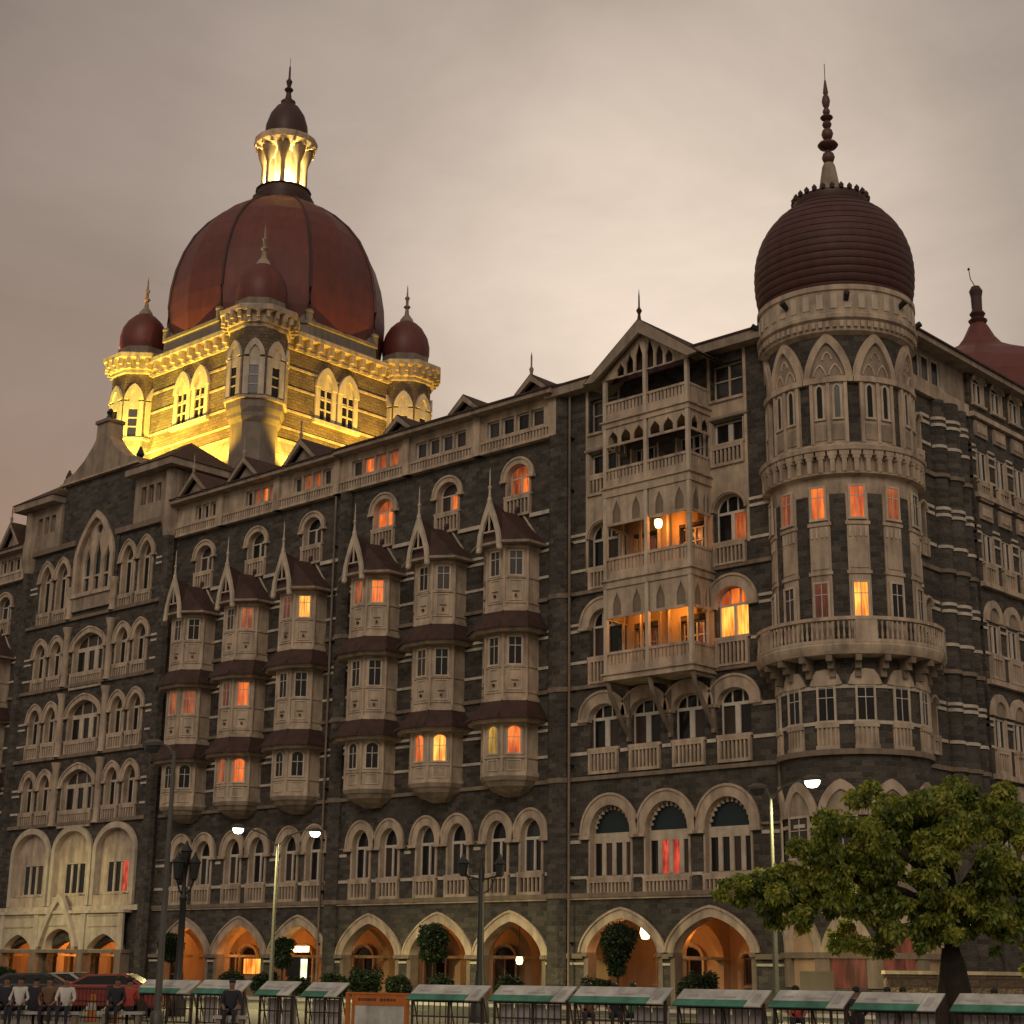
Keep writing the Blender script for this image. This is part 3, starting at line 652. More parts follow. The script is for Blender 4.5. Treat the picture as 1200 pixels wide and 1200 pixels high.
for z in (19.15, 19.5): band(ct, -56.6, -42.7, z, .15, skip=[(rc[0], 1.6), (rc[3], 1.6), (-50, 3)])
for z in (24.1, 24.45): band(ct, -56.6, -42.7, z, .15, skip=[(rc[0], 1.2), (rc[3], 1.2), (-50, 3)])
band(ct, -56.6, -42.7, 17.45, .15, skip=[(rc[0], 1.1), (rc[3], 1.1), (-50, 3)]); band(ct, -56.6, -42.7, 22.45, .15, skip=[(rc[0], 1.2), (rc[3], 1.2), (-50, 3)])
band(ct, -56.6, -42.7, 16.1, .2, -.16, 'cornice_stone'); band(ct, -56.6, -42.7, 21.2, .2, -.16, 'cornice_stone')
# cream facing of the upper window bays
for c_ in (rc[0], rc[3]):
    a, b_ = c_ - 1.2, c_ + 1.2
    for z0, z1 in ((25.45, 26.45), (28.97, 29.95)): ct.box(c_ - 1.03, c_ + 1.03, -.05, .02, z0, z1, 'cream')
    for x0, x1 in ((a, c_ - 1.033), (c_ + 1.033, b_)): ct.box(x0, x1, -.055, .02, 22.3, 32.54, 'cream')
    ct.strip(arc_line(2.12, 24.1, .97, 0), [(x * 1.0, 25.45) for x, z in shift(arc_line(2.06, 24.1, .97, 0), 0)], -.05, .02, 'cream') if False else None
    ar = arc_line(2.1, 24.1, .97, 0); ct.strip(shift(ar, c_), [(x + c_, 25.45) for x, z in ar], -.05, .02, 'cream')
    ct.box(a - .05, b_ + .05, -.14, .02, 29.0, 29.14, 'cream_weathered')
hput(ct.mesh('stone_course'), 'stone_course')
ev = MB(); ev.box(-57.9, -42.2, -.75, .6, 32.55, 33.05, 'cream_weathered'); ev.box(-57.9, -42.2, -.82, .6, 33.05, 33.15, 'roof_tile')
ev.add([(-57.9, -.8, 33.16), (-42, -.8, 33.16), (-44, 4, 34.6), (-57.9, 4, 34.6)], [(0, 1, 2, 3)], 'roof_tile')
hput(ev.mesh('roof'), 'roof')

for x, z0, z1, y in ((-43.35, .2, 32.5, -.28), (-56.35, .2, 32.5, -.3), (-75.7, .2, 30.3, -.28)):
    mb = MB(); mb.tube([(0, y, z0), (0, y, z1)], .07, 'cornice_stone', 8)
    for z in range(3, int(z1), 3): mb.box(-.1, .1, y - .02, 0, z, z + .1, 'iron_black')
    hput(mb.mesh('drain_pipe'), 'drain_pipe', (x, 0, 0))
# ---- projecting timber balcony tower
BT = hput(None, 'balcony_tower', (-49.85, 0, 0))
bx0, bx1, by = -2.78, 2.78, -1.9
for i, (z0, z1, ft) in enumerate(((15.85, 16.25, 17.32), (20.62, 21.1, 22.24), (25.5, 26.05, 27.05), (29.3, 29.7, 30.75))):
    mb = MB(); mb.box(bx0 - .06, bx1 + .06, by - .06, 0, z0, z1, 'cream'); mb.box(bx0 - .16, bx1 + .16, by - .16, 0, z1 - .12, z1 - .04, 'cream')
    z = z1
    for (x0, x1, y0, y1) in ((bx0 + .1, bx1 - .1, by + .03, by + .10), (bx0 + .03, bx0 + .10, by + .1, 0), (bx1 - .10, bx1 - .03, by + .1, 0)): mb.box(x0, x1, y0, y1, z, z + .42, 'cream')
    mb.box(bx0, bx1, by - .02, by + .14, ft - .14, ft, 'cream'); mb.box(bx0, bx0 + .14, by + .14, 0, ft - .14, ft, 'cream'); mb.box(bx1 - .14, bx1, by + .14, 0, ft - .14, ft, 'cream')
    for j in range(24):
        x = bx0 + (bx1 - bx0) * (j + .5) / 24; mb.box(x - .07, x + .07, by + .03, by + .10, z + .42, ft - .14, 'cream')
    for j in range(8):
        y = by + .1 + (-by - .1) * (j + .5) / 8
        for xx in (bx0 + .03, bx1 - .10): mb.box(xx, xx + .07, y - .07, y + .07, z + .42, ft - .14, 'cream')
    put(mb.mesh('railing'), 'railing', BT)
def posts():
    out = []
    for x in (bx0 + .09, 0, bx1 - .09):
        mb = MB(); mb.box(-.1, .1, by - .04, by + .16, 16.2, 31.95 if x else 33.6, 'cream_light'); out.append((mb.mesh('post'), x))
    return out
for pm_, x in posts(): put(pm_, 'post', BT, (x, 0, 0))
def fret(z0, z1, n, ww, wm='cream'):
    """pierced arched screens under each floor, front and sides"""
    mb = MB()
    def panel(L, holes):
        pts = [(0, z0), (L, z0), (L, z1), (0, z1)]
        polys = [pts] + holes; flat = [p for pl in polys for p in pl]
        tr_ = tessellate_polygon([[Vector((p[0], p[1], 0)) for p in pl] for pl in polys])
        mb.add([(p[0], 0, p[1]) for p in flat], [tuple(t) for t in tr_], wm); mb.add([(p[0], .06, p[1]) for p in flat], [tuple(t) for t in tr_], wm)
        for h in holes: k = len(h); mb.add([(p[0], 0, p[1]) for p in h] + [(p[0], .06, p[1]) for p in h], [(i, (i + 1) % k, (i + 1) % k + k, i + k) for i in range(k)], wm)
        mb.box(0, L, 0, .06, z0 - .06, z0 - .001, wm)
    def og(x, w, za, zb):
        return [(x - w / 2, za), (x + w / 2, za), (x + w / 2, za + (zb - za) * .45), (x + w * .34, za + (zb - za) * .68), (x + w * .12, za + (zb - za) * .85), (x, zb), (x - w * .12, za + (zb - za) * .85), (x - w * .34, za + (zb - za) * .68), (x - w / 2, za + (zb - za) * .45)]
    half = (bx1 - bx0) / 2
    for i in range(2):
        L = half - .22; mb.M = Matrix.Translation((bx0 + .19 + i * half, by + .02, 0))
        panel(L, [og(L * (j + .5) / n, L / n * ww, z0 + .08, z1 - .2) for j in range(n)])
    for xx in (bx0 + .08, bx1 - .03):
        mb.M = Matrix.Translation((xx, by + .16, 0)) @ Matrix.Rotation(PI / 2, 4, 'Z'); L = -by - .18
        panel(L, [og(L * (j + .5) / 2, L / 2 * .62, z0 + .08, z1 - .2) for j in range(2)])
    return mb.mesh('fretwork')
fb = MB()
for z0, z1 in ((19.12, 20.5), (24.02, 25.4)): fb.box(bx0 + .2, bx1 - .2, by + .1, by + .13, z0, z1, 'cornice_stone'); fb.box(bx0 + .1, bx0 + .13, by + .2, -.1, z0, z1, 'cornice_stone'); fb.box(bx1 - .13, bx1 - .10, by + .2, -.1, z0, z1, 'cornice_stone')
put(fb.mesh('blind'), 'blind', BT)
put(fret(19.1, 20.62, 2, .42), 'fretwork', BT); put(fret(24.0, 25.5, 2, .42), 'fretwork', BT); put(fret(28.3, 29.3, 3, .72), 'fretwork', BT)
def dark_fill():
    # open backs of the loggias: a recessed cream wall already stands at Y=0; ceilings
    mb = MB()
    for z in (20.55, 25.43, 29.22): mb.box(bx0 + .1, bx1 - .1, by + .15, -.02, z, z + .05, 'plaster_warm')
    return mb.mesh('ceiling')
put(dark_fill(), 'ceiling', BT)
lw = MB()
for z0, z1 in ((16.3, 20.6), (21.1, 25.5)):
    for xa, xb in ((bx0, -2.3), (-.72, .72), (2.28, bx1)): lw.box(xa, xb, -.06, -.004, z0, z1, 'plaster_warm')
    for xa, xb in ((-2.3, -.72), (.72, 2.28)): lw.box(xa, xb, -.06, -.004, z0 + 2.75, z1, 'plaster_warm')
    for xa in (-2.68, -1.5, -.3, .3, 1.5, 2.68): lw.box(xa - .06, xa + .06, -.5, -.38, z0 - .1, z1 - .05, 'cream')
put(lw.mesh('back_wall'), 'back_wall', BT)
gb = MB()
zb, za = 32.0, 34.7
for sg in (-1, 1): gb.strip([(sg * 3.1, zb - .1), (0, za - .75)], [(sg * 3.75, zb - .05), (0, za)], by - .5, by - .3, 'cream_weathered')
pg = [(-2.9, zb), (2.9, zb), (0, za - .45)]
def lanc(x, w, z0, z1): return [(x - w / 2, z0), (x + w / 2, z0), (x + w / 2, z0 + (z1 - z0) * .55), (x, z1), (x - w / 2, z0 + (z1 - z0) * .55)]
hl = [lanc(x, .46, zb + .06, z1) for x, z1 in ((-1.6, 32.75), (-.98, 33.2), (-.36, 33.65), (.36, 33.65), (.98, 33.2), (1.6, 32.75))]
fl = [p for pl in [pg] + hl for p in pl]; tt = tessellate_polygon([[Vector((p[0], p[1], 0)) for p in pl] for pl in [pg] + hl])
for yy in (by, by + .08): gb.add([(p[0], yy, p[1]) for p in fl], [tuple(t) for t in tt], 'cream')
gb.prism([(-2.8, zb), (2.8, zb), (0, za - .5)], by + .6, by + .66, 'dome_dark')
gb.add([(-3.8, by - .5, zb - .05), (0, by - .5, za + .04), (3.8, by - .5, zb - .05), (-3.8, 3.5, zb - .05), (0, 3.5, za + .04), (3.8, 3.5, zb - .05)], [(0, 1, 4, 3), (1, 2, 5, 4)], 'roof_tile')
gb.add([(-3.8, by - .5, zb - .17), (0, by - .5, za - .08), (3.8, by - .5, zb - .17), (-3.8, 0, zb - .17), (0, 0, za - .08), (3.8, 0, zb - .17)], [(0, 1, 4, 3), (1, 2, 5, 4)], 'cream_weathered')
gb.lathe([(0, 36.5), (.04, 36.0), (.05, 35.4), (.16, 35.2), (.07, 35.0), (.12, 34.6), (0, 34.5)], 'dome_dark', 8, 0, by - .4)
put(gb.mesh('gable'), 'gable', BT)
for x in (bx0 + .12, 0, bx1 - .12):
    bk = MB(); bk.tube([(x, by + .15, 15.85), (x, by + .35, 15.2), (x, -.6, 13.9), (x, -.02, 13.2)], [.13, .13, .13, .13], 'cornice_stone', 6)
    bk.box(x - .1, x + .1, -.18, 0, 13.0, 15.8, 'cornice_stone'); bk.box(x - .1, x + .1, by + .1, -.18, 15.65, 15.85, 'cornice_stone')
    put(bk.mesh('bracket'), 'bracket', BT)

# ---- round corner tower
TX, TY = -40.5, 1.75
TW = hput(None, 'corner_tower', (TX, TY, 0))
TR = 3.45
sh = MB(); sh.lathe([(TR, 5.2), (TR, 33.0)], 'basalt_round', 64)
put(sh.mesh('tower_wall', True), 'tower_wall', TW)
tb = MB()
def ring(z, h, r, mat='band_stone', mb=tb): mb.lathe([(TR - .05, z - h / 2), (r, z - h / 2), (r, z + h / 2), (TR - .05, z + h / 2)], mat, 64)
ring(11.3, .25, TR + .2, 'cornice_stone'); ring(14.25, .16, TR + .07); ring(12.62, .16, TR + .07); ring(5.35, .35, TR + .25, 'cornice_stone'); ring(8.1, .16, TR + .07)
put(tb.mesh('stone_course', True), 'stone_course', TW)
# machicolated ledge z 23.5..25.8
lg = MB(); lg.lathe([(TR, 23.35), (TR + .06, 23.5), (TR + .1, 24.15), (TR + .42, 24.22), (TR + .42, 24.3), (TR + .14, 24.34), (TR + .14, 25.28), (TR + .55, 25.35), (TR + .58, 25.55), (TR + .3, 25.7), (TR + .05, 25.85)], 'cream', 64)
put(lg.mesh('ledge', True), 'ledge', TW)
lb = MB()
for i in range(44):
    a = 2 * PI * i / 44; lb.M = Matrix.Rotation(a, 4, 'Z')
    rr = TR + .42
    lb.add([(rr - .02, -.09, 24.35), (rr - .02, .09, 24.35), (rr + .03, .09, 25.2), (rr + .03, -.09, 25.2), (rr + .0, 0, 25.28)], [(0, 1, 2, 3), (3, 2, 4)], 'dome_dark') if False else None
    lb.box(rr - .35, rr + .04, -.11, .11, 24.3, 24.95, 'cream'); lb.box(rr - .35, rr + .05, -.17, .17, 24.95, 25.1, 'cream'); lb.box(rr - .35, rr + .06, -.23, .23, 25.1, 25.34, 'cream')
put(lb.mesh('corbel_table'), 'corbel_table', TW)
# belvedere arches z 25.85..31.5
DIR = math.atan2(-66 - TY, -TX)
base_a = DIR - R(8)
ARC = R(38)
def curved(mb, poly2, r, mat, proud=.12):
    """bend an (s,z) outline mesh around the shaft"""
    pass
def bend_strip(mb, inner, outer, r0, r1, mat, a_c):
    v = []; n = len(inner)
    for a, b_ in zip(inner, outer):
        for (p, r_) in ((a, r1), (b_, r1), (a, r0), (b_, r0)):
            th = a_c + p[0] / TR; v.append((r_ * math.cos(th), r_ * math.sin(th), p[1]))
    fs = []
    for i in range(n - 1):
        a = 4 * i; c_ = a + 4; fs += [(a, a + 1, c_ + 1, c_), (a + 2, c_ + 2, c_ + 3, a + 3), (a, c_, c_ + 2, a + 2), (a + 1, a + 3, c_ + 3, c_ + 1)]
    fs += [(0, 2, 3, 1), (4 * n - 4, 4 * n - 3, 4 * n - 1, 4 * n - 2)]
    mb.add(v, fs, mat)
def bend_rect(mb, s0, s1, z0, z1, r0, r1, mat, a_c, n=6):
    bot = [(s0 + (s1 - s0) * i / n, z0) for i in range(n + 1)]; top = [(x, z1) for x, z in bot]
    bend_strip(mb, bot, top, r0, r1, mat, a_c)
half = ARC * TR / 2
for i in range(-3, 5):
    a_c = base_a + i * ARC
    if not (R(-150) < a_c < R(60)): continue
    mb = MB()
    iw = 1.62; zs_, ri = 29.1, 1.75
    arc_i = arc_line(iw, zs_, ri, .55, 20); arc_o = arc_line(iw + .5, zs_, ri + .42, .55, 20)
    bend_strip(mb, arc_i, arc_o, TR - .02, TR + .22, 'cream', a_c)
    bend_strip(mb, arc_line(iw + .5, zs_, ri + .42, .55, 20), arc_line(2 * half - .001, zs_, ri + .5, .4, 20), TR - .02, TR + .13, 'cream', a_c)
    # tympanum (recessed) with small tracery
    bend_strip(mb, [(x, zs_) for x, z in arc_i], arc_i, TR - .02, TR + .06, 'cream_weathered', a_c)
    for dx in (-.36, .36):
        bend_strip(mb, arc_line(.5, 29.2, .5, .5, 10), arc_line(.66, 29.2, .62, .5, 10), TR, TR + .12, 'cream', a_c + dx / TR)
    bend_strip(mb, arc_line(.34, 30.0, .34, .2, 10), arc_line(.5, 30.0, .44, .2, 10), TR, TR + .11, 'cream', a_c)
    bend_rect(mb, -half + .02, half - .02, 28.82, 29.1, TR - .02, TR + .26, 'cream', a_c)
    # bay between piers: cream body
    bend_rect(mb, -.76, .76, 25.8, 28.82, TR - .02, TR + .10, 'cream', a_c)
    for dx in (-.78, 0, .78): bend_rect(mb, dx - .08, dx + .08, 25.8, 28.82, TR, TR + .2, 'cream', a_c, 2)
    for dx in (-.4, .4): bend_rect(mb, dx - .26, dx + .26, 25.95, 26.75, TR + .1, TR + .15, 'cream_weathered', a_c, 2)
    put(mb.mesh('belvedere_arch', True), 'belvedere_arch', TW)
    for dx in (-.4, .4):
        th = a_c + dx / TR
        put(owin_mesh(.26, 1.4, DK, True), 'slit_window', TW, ((TR + .10) * math.cos(th), (TR + .10) * math.sin(th), 27.05), th + PI / 2)
# shaft windows z 16..23.4 : cream strips with windows
sw = base_a + R(-59.1 + 8) * 0
WA = [DIR + R(9.8 + 29 * k_) for k_ in (-3, -2, -1, 0, 1, 2, 3)]
litS = {0: (LO, LB), -1: (LO, 'lit_faint'), -2: (LD, CU), 1: (LD, DK), 2: (DK, DK), -3: (DK, DK), 3: (DK, DK)}
for k_, th in zip((-3, -2, -1, 0, 1, 2, 3), WA):
    mb = MB(); bend_rect(mb, -.5, .5, 15.9, 23.4, TR - .02, TR + .07, 'cream', th, 3)
    for z in (19.55, 21.9): bend_rect(mb, -.56, .56, z - .08, z + .08, TR, TR + .14, 'cream', th, 3)
    for j in range(4): bend_rect(mb, -.42 + j * .24, -.32 + j * .24, 21.25, 21.75, TR, TR + .12, 'cream_light', th, 1)
    bend_rect(mb, -.4, .4, 19.75, 20.9, TR + .06, TR + .11, 'cream', th, 2)
    put(mb.mesh('window_strip', True), 'window_strip', TW)
    for z, h, mt in ((22.15, 1.5, litS[k_][0]), (17.4, 1.65, litS[k_][1])):
        rr = TR + .10; put(owin_mesh(.62, h, mt), 'window', TW, (rr * math.cos(th), rr * math.sin(th), z), th + PI / 2)
    rr = TR + .03
    put(owin_mesh(.72, 1.5, DK), 'window', TW, (rr * math.cos(th), rr * math.sin(th), 12.72), th + PI / 2)
    mb = MB()
    bend_rect(mb, -.52, .52, 11.45, 12.6, TR, TR + .05, 'cream', th, 2); bend_rect(mb, -.54, .54, 12.4, 12.62, TR, TR + .16, 'cream', th, 2); bend_rect(mb, -.54, .54, 11.42, 11.6, TR, TR + .14, 'cream', th, 2)
    for j in range(5): bend_rect(mb, -.47 + j * .2, -.37 + j * .2, 11.6, 12.4, TR, TR + .12, 'cream', th, 1)
    put(mb.mesh('balustrade', True), 'balustrade', TW)
# balcony z 14.6..17.3
bl = MB(); BR = 4.4
bl.lathe([(TR, 15.55), (BR - .1, 15.6), (BR + .02, 15.8), (BR + .06, 16.0), (BR - .02, 16.1), (TR, 16.1)], 'cream', 72)
bl.lathe([(BR - .2, 17.14), (BR + .03, 17.14), (BR + .03, 17.3), (BR - .2, 17.3), (BR - .2, 17.14)], 'cream', 72)
bl.lathe([(BR - .16, 16.1), (BR, 16.1), (BR, 16.26), (BR - .16, 16.26)], 'cream', 72)
for i in range(110):
    a = 2 * PI * i / 110; bl.lathe([(.035, 16.26), (.07, 16.45), (.035, 16.8), (.06, 17.0), (.04, 17.14)], 'cream', 6, (BR - .09) * math.cos(a), (BR - .09) * math.sin(a))
for i in range(5):
    bl.M = Matrix.Rotation(DIR + R(10 + 72 * i), 4, 'Z'); bl.box(BR - .2, BR + .0, -.48, .48, 16.1, 17.2, 'cream')
bl.M = Matrix.Identity(4)
put(bl.mesh('balcony', True), 'balcony', TW)
for i in range(20):
    cbm = MB()
    for (r1, z0, z1) in ((BR - .12, 15.3, 15.58), (BR - .4, 15.0, 15.3), (BR - .65, 14.65, 15.0)): cbm.box(TR - .03, r1, -.14, .14, z0, z1, 'cornice_stone')
    put(cbm.mesh('corbel'), 'corbel', TW, (0, 0, 0), DIR + R(5 + 18 * i))
for th in WA:
    cbm = MB(); bend_strip(cbm, [(-.75, 14.35), (-.4, 14.3), (0, 14.3), (.4, 14.3), (.75, 14.35)], [(-.6, 14.75), (-.4, 15.0), (0, 15.05), (.4, 15.0), (.6, 14.75)], TR, TR + .16, 'cream', th)
    put(cbm.mesh('window_crest'), 'window_crest', TW)
# first floor pointed arches
for i in range(-3, 4):
    a_c = DIR + R(-11 + 37 * i)
    mb = MB(); bend_strip(mb, arc_line(1.45, 8.6, 1.05, .4, 16, leg=.1), arc_line(2.2, 8.6, 1.5, .4, 16, leg=.1), TR - .02, TR + .16, 'cream', a_c)
    bend_strip(mb, [(x, 8.5) for x, z in arc_line(1.45, 8.6, 1.05, .4, 16)], arc_line(1.45, 8.6, 1.05, .4, 16), TR - .02, TR + .05, 'cream_weathered', a_c)
    bend_rect(mb, -.75, .75, 5.5, 6.6, TR, TR + .12, 'cream', a_c)
    put(mb.mesh('pointed_arch', True), 'pointed_arch', TW)
    rr = TR + .03; put(owin_mesh(1.2, 1.75, CU if i else GR, False), 'window', TW, (rr * math.cos(a_c), rr * math.sin(a_c), 6.7), a_c + PI / 2)
# ground floor: piers with pointed cream arches
gf = MB(); gf.lathe([(TR + .2, 0), (TR + .2, 1.0), (TR + .05, 1.1), (TR, 5.2)], 'basalt_round', 64)
put(gf.mesh('tower_wall', True), 'tower_wall', TW)
for i in range(-3, 4):
    a_c = DIR + R(-11 + 37 * i); mb = MB()
    bend_strip(mb, arc_line(1.5, 2.6, 1.3, .4, 16), arc_line(2.25, 2.6, 1.8, .4, 16), TR - .02, TR + .22, 'cream', a_c)
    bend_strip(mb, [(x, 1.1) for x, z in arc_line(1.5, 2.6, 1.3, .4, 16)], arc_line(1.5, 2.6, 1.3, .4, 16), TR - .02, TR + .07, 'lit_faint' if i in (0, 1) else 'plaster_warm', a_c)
    for s_ in (-.95, .95): bend_rect(mb, s_ - .18, s_ + .18, 1.1, 2.6, TR - .02, TR + .2, 'cornice_stone', a_c, 2)
    bend_rect(mb, -1.13, 1.13, 2.35, 2.6, TR - .02, TR + .27, 'cornice_stone', a_c, 6)
    put(mb.mesh('pointed_arch', True), 'pointed_arch', TW)
# crown cornice, parapet, onion dome
cw = MB(); cw.lathe([(TR, 31.25), (TR + .28, 31.4), (TR + .34, 31.9), (TR + .5, 32.0), (TR + .5, 32.2), (TR + .38, 32.3), (TR + .38, 33.4), (TR + .46, 33.45), (TR + .46, 33.7), (TR + .2, 33.75)], 'cream', 72)
put(cw.mesh('cornice', True), 'cornice', TW)
cd = MB()
for i in range(72):
    cd.M = Matrix.Rotation(2 * PI * i / 72, 4, 'Z'); cd.box(TR + .3, TR + .44, -.09, .09, 31.55, 31.85, 'cream')
    if i % 2 == 0: cd.box(TR + .36, TR + .42, -.16, .16, 32.5, 33.25, 'cream_light')
put(cd.mesh('parapet'), 'parapet', TW)
for i in range(8):
    mb = MB(); mb.tube([(TR + .36, 0, 32.9), (TR + .75, 0, 33.15)], [.12, .16], 'iron_black', 8); put(mb.mesh('floodlight'), 'floodlight', TW, (0, 0, 0), DIR + R(8 + 45 * i))
dm = MB(); prof = []
base = [(3.62, 33.6), (3.82, 34.3), (3.93, 35.1), (3.95, 35.9), (3.86, 36.7), (3.62, 37.5), (3.24, 38.2), (2.74, 38.8), (2.2, 39.25), (1.95, 39.4)]
# stepped rings
def interp(z):
    for (r0, z0), (r1, z1) in zip(base, base[1:]):
        if z0 <= z <= z1: return r0 + (r1 - r0) * (z - z0) / (z1 - z0)
    return base[-1][0]
z = 33.6; nst = 15; dz = (39.35 - 33.6) / nst
for i in range(nst):
    za_, zb_ = z, z + dz; prof += [(interp(za_) + .0, za_), (interp(za_ + dz * .5) + .06, za_ + dz * .35), (interp(zb_) + .03, zb_ - dz * .12), (interp(zb_) - .08, zb_)]; z = zb_
dm.lathe(prof, 'onion_tile', 72)
put(dm.mesh('onion_dome', True), 'onion_dome', TW, label='ringed dark red onion dome with tall beaded finial')
cwn = MB()
cwn.lathe([(1.8, 39.2), (1.92, 39.5), (1.9, 39.85), (1.0, 40.15), (.66, 40.3)], 'dome_dark', 40)
for i in range(26):
    a = 2 * PI * i / 26; cwn.lathe([(0, 39.72), (.13, 39.82), (.15, 39.98), (0, 40.18)], 'dome_dark', 6, 1.88 * math.cos(a), 1.88 * math.sin(a))
put(cwn.mesh('dome_crown', True), 'dome_crown', TW)
fn = MB()
fn.lathe([(.68, 40.2), (.5, 40.9), (.34, 41.9), (.26, 42.1), (0, 42.15)], 'cream_weathered', 20)
def ball(zc, r, h): return [(.1, zc - h / 2), (r * .8, zc - h * .3), (r, zc), (r * .8, zc + h * .3), (.1, zc + h / 2)]
pf = []
for zc, r, h in ((42.45, .34, .72), (43.15, .54, .5), (43.8, .31, .7), (44.35, .25, .45), (44.75, .34, .3), (45.1, .2, .4), (45.7, .22, .8)): pf += ball(zc, r, h)
fn.lathe(pf + [(.14, 46.2), (.05, 46.9), (.02, 47.0), (.02, 47.9), (0, 47.95)], 'finial_metal', 14)
put(fn.mesh('finial', True), 'finial', TW)

# ---- side street facade (outward +X), local x = world Y, local y = into the wall
SX = -38.6
SIDE = hput(None, 'side_wing', (SX, 0, 0), PI / 2)
def swin(Yc, Z, *a, **kw): return window(SIDE, Yc, Z, *a, **kw)
sy = [12.35 + 2.12 * i for i in range(14)]
holes = [hole(5.9, z, .55, 1.5, .3) for z in (12.8, 17.7, 22.6, 27.2)]
for yc in sy:
    holes += [hole(yc, 31.2, 1.15, 1.25, .3), hole(yc, 26.9, 1.15, 1.7), hole(yc, 22.45, 1.15, 1.6), hole(yc, 17.65, 1.15, 1.55), hole(yc, 12.8, 1.2, 1.5), hole(yc, 7.2, 1.2, 1.9)]
put(wall_mesh('wall', 0.3, 11.3, 0, 30.4, holes[:4], 'basalt'), 'wall', SIDE)
put(wall_mesh('wall', 11.3, 42, 0, 33, holes[4:], 'basalt', y0=-.25), 'wall', SIDE)
for i, yc in enumerate(sy):
    kw = dict(lights=2, mull=.16, jamb=.1, y=.05, pal=rpal(), Y=-.25)
    swin(yc, 31.2, 1.15, 1.25, .3, hood=.16, head=.05, **kw)
    swin(yc, 26.9, 1.15, 1.7, bal=1.0, **kw); swin(yc, 22.45, 1.15, 1.6, bal=1.1, **kw)
    swin(yc, 17.65, 1.15, 1.55, bal=1.2, **kw); swin(yc, 12.8, 1.2, 1.5, bal=1.2, **kw)
    swin(yc, 7.2, 1.2, 1.9, bal=1.0, **kw)
for z in (12.8, 17.7, 22.6, 27.2): swin(5.9, z, .55, 1.5, .3, lights=1, hood=.1, jamb=.1, bal=.8, head=0, pal=(DK,))
st = MB()
for z in (14.2, 14.5, 19.15, 19.5, 24.1, 24.45, 28.9, 29.25, 12.63, 17.45, 22.45, 27.75): band(st, 1.5, 7.2, z, .16, -.07, skip=[(5.9, .42)] if z not in (14.5, 19.5, 24.45, 29.25) else [(5.9, .42)])
for z in (11.3, 16.1, 21.2, 26.2): band(st, 1.5, 11.2, z, .22, -.12, 'cornice_stone')
for yc in sy:
    for z0, z1 in ((29.35, 30.2), (24.75, 25.6), (10.0, 11.0)): st.box(yc - .7, yc + .7, -.36, -.24, z0, z1, 'cream_weathered'); st.box(yc - .5, yc + .5, -.4, -.35, z0 + .2, z1 - .2, 'cream')
    for z0 in (19.3, 14.4):
        st.strip(shift(arc_line(1.2, z0, .75, 0), yc), shift(arc_line(2.0, z0, 1.15, 0), yc), -.42, -.24, 'cream'); ar = arc_line(1.2, z0, .75, 0)
        st.strip(shift([(x, z0) for x, z in ar], yc), shift(ar, yc), -.3, -.24, 'cream_weathered')
for z in (30.45, 26.0, 21.2, 16.1, 11.3): st.box(11.3, 42, -.5, -.24, z - .12, z + .14, 'cream')
for z in (28.45, 28.75, 28.0, 24.3, 24.0, 23.5, 18.9, 19.25, 13.9, 14.2, 27.0, 22.5, 17.6, 12.8): band(st, 11.3, 42, z, .13, -.32, 'band_stone', skip=[(yc, .72) for yc in sy])
put(st.mesh('stone_course'), 'stone_course', SIDE)
cl = MB()
for yc, r in ((8.0, .5), (9.1, .7), (10.4, .5)):
    cl.lathe([(r, 0), (r, 30.3)], 'basalt', 16, yc, .05)
    for z in (14.2, 14.5, 19.15, 19.5, 24.1, 24.45, 28.9, 29.25, 12.63, 17.45, 22.45, 27.75): cl.lathe([(r, z - .08), (r + .06, z - .08), (r + .06, z + .08), (r, z + .08)], 'band_stone', 16, yc, .05)
    for z in (11.3, 16.1, 21.2, 26.2): cl.lathe([(r, z - .12), (r + .12, z - .1), (r + .12, z + .1), (r, z + .12)], 'cornice_stone', 16, yc, .05)
put(cl.mesh('engaged_column', True), 'engaged_column', SIDE)
sa = MB()
put(wall_mesh('attic_wall', 1.0, 11.3, 30.4, 32.8, [hole(4.0 + 1.05 * i, 31.1, .85, 1.5) for i in range(5)], 'cream_weathered', y0=-.05), 'attic_wall', SIDE)
for i in range(5): swin(4.0 + 1.05 * i, 31.1, .85, 1.5, lights=1, y=.05, pal=(rnd.choice((GR, CU, DK)),), Y=-.05, name='attic_window')
sa.box(1.0, 11.3, -.25, .1, 30.3, 30.95, 'cream'); sa.box(1.0, 42, -.95, .4, 32.8, 33.1, 'cream_weathered'); sa.box(1.0, 42, -1.05, .4, 33.1, 33.2, 'roof_tile')
sa.add([(1, -1, 33.21), (42, -1, 33.21), (42, 4, 34.5), (1, 4, 34.5)], [(0, 1, 2, 3)], 'roof_tile')
put(sa.mesh('roof'), 'roof', SIDE)
# side pavilion roof with concave spire
pr = MB(); SP = [(8.6, 33.2), (8.4, 34.2), (7.4, 35.6), (5.8, 37.0), (4.2, 38.0), (2.7, 38.7), (1.6, 39.3), (.95, 40.1), (.6, 40.8), (.42, 41.1)]
pr.lathe(SP, 'dome_red', 8, rot=PI / 8)
pr.lathe([(.5, 41.0), (.6, 41.2), (.36, 41.4), (.5, 41.65), (.32, 41.9), (.34, 42.8), (.42, 43.2), (.26, 43.5), (0, 43.55)], 'dome_dark', 12)
pr.tube([(0, 0, 43.5), (-.3, 0, 44.1), (-.38, 0, 44.8)], .03, 'iron_black', 5)
pr.lathe([(0, 44.7), (.1, 44.8), (0, 44.95)], 'iron_black', 6, -.38, 0)
SPX, SPY = -43.8, 24.27
hput(pr.mesh('side_pavilion_roof'), 'side_pavilion_roof', (SPX, SPY, 0))
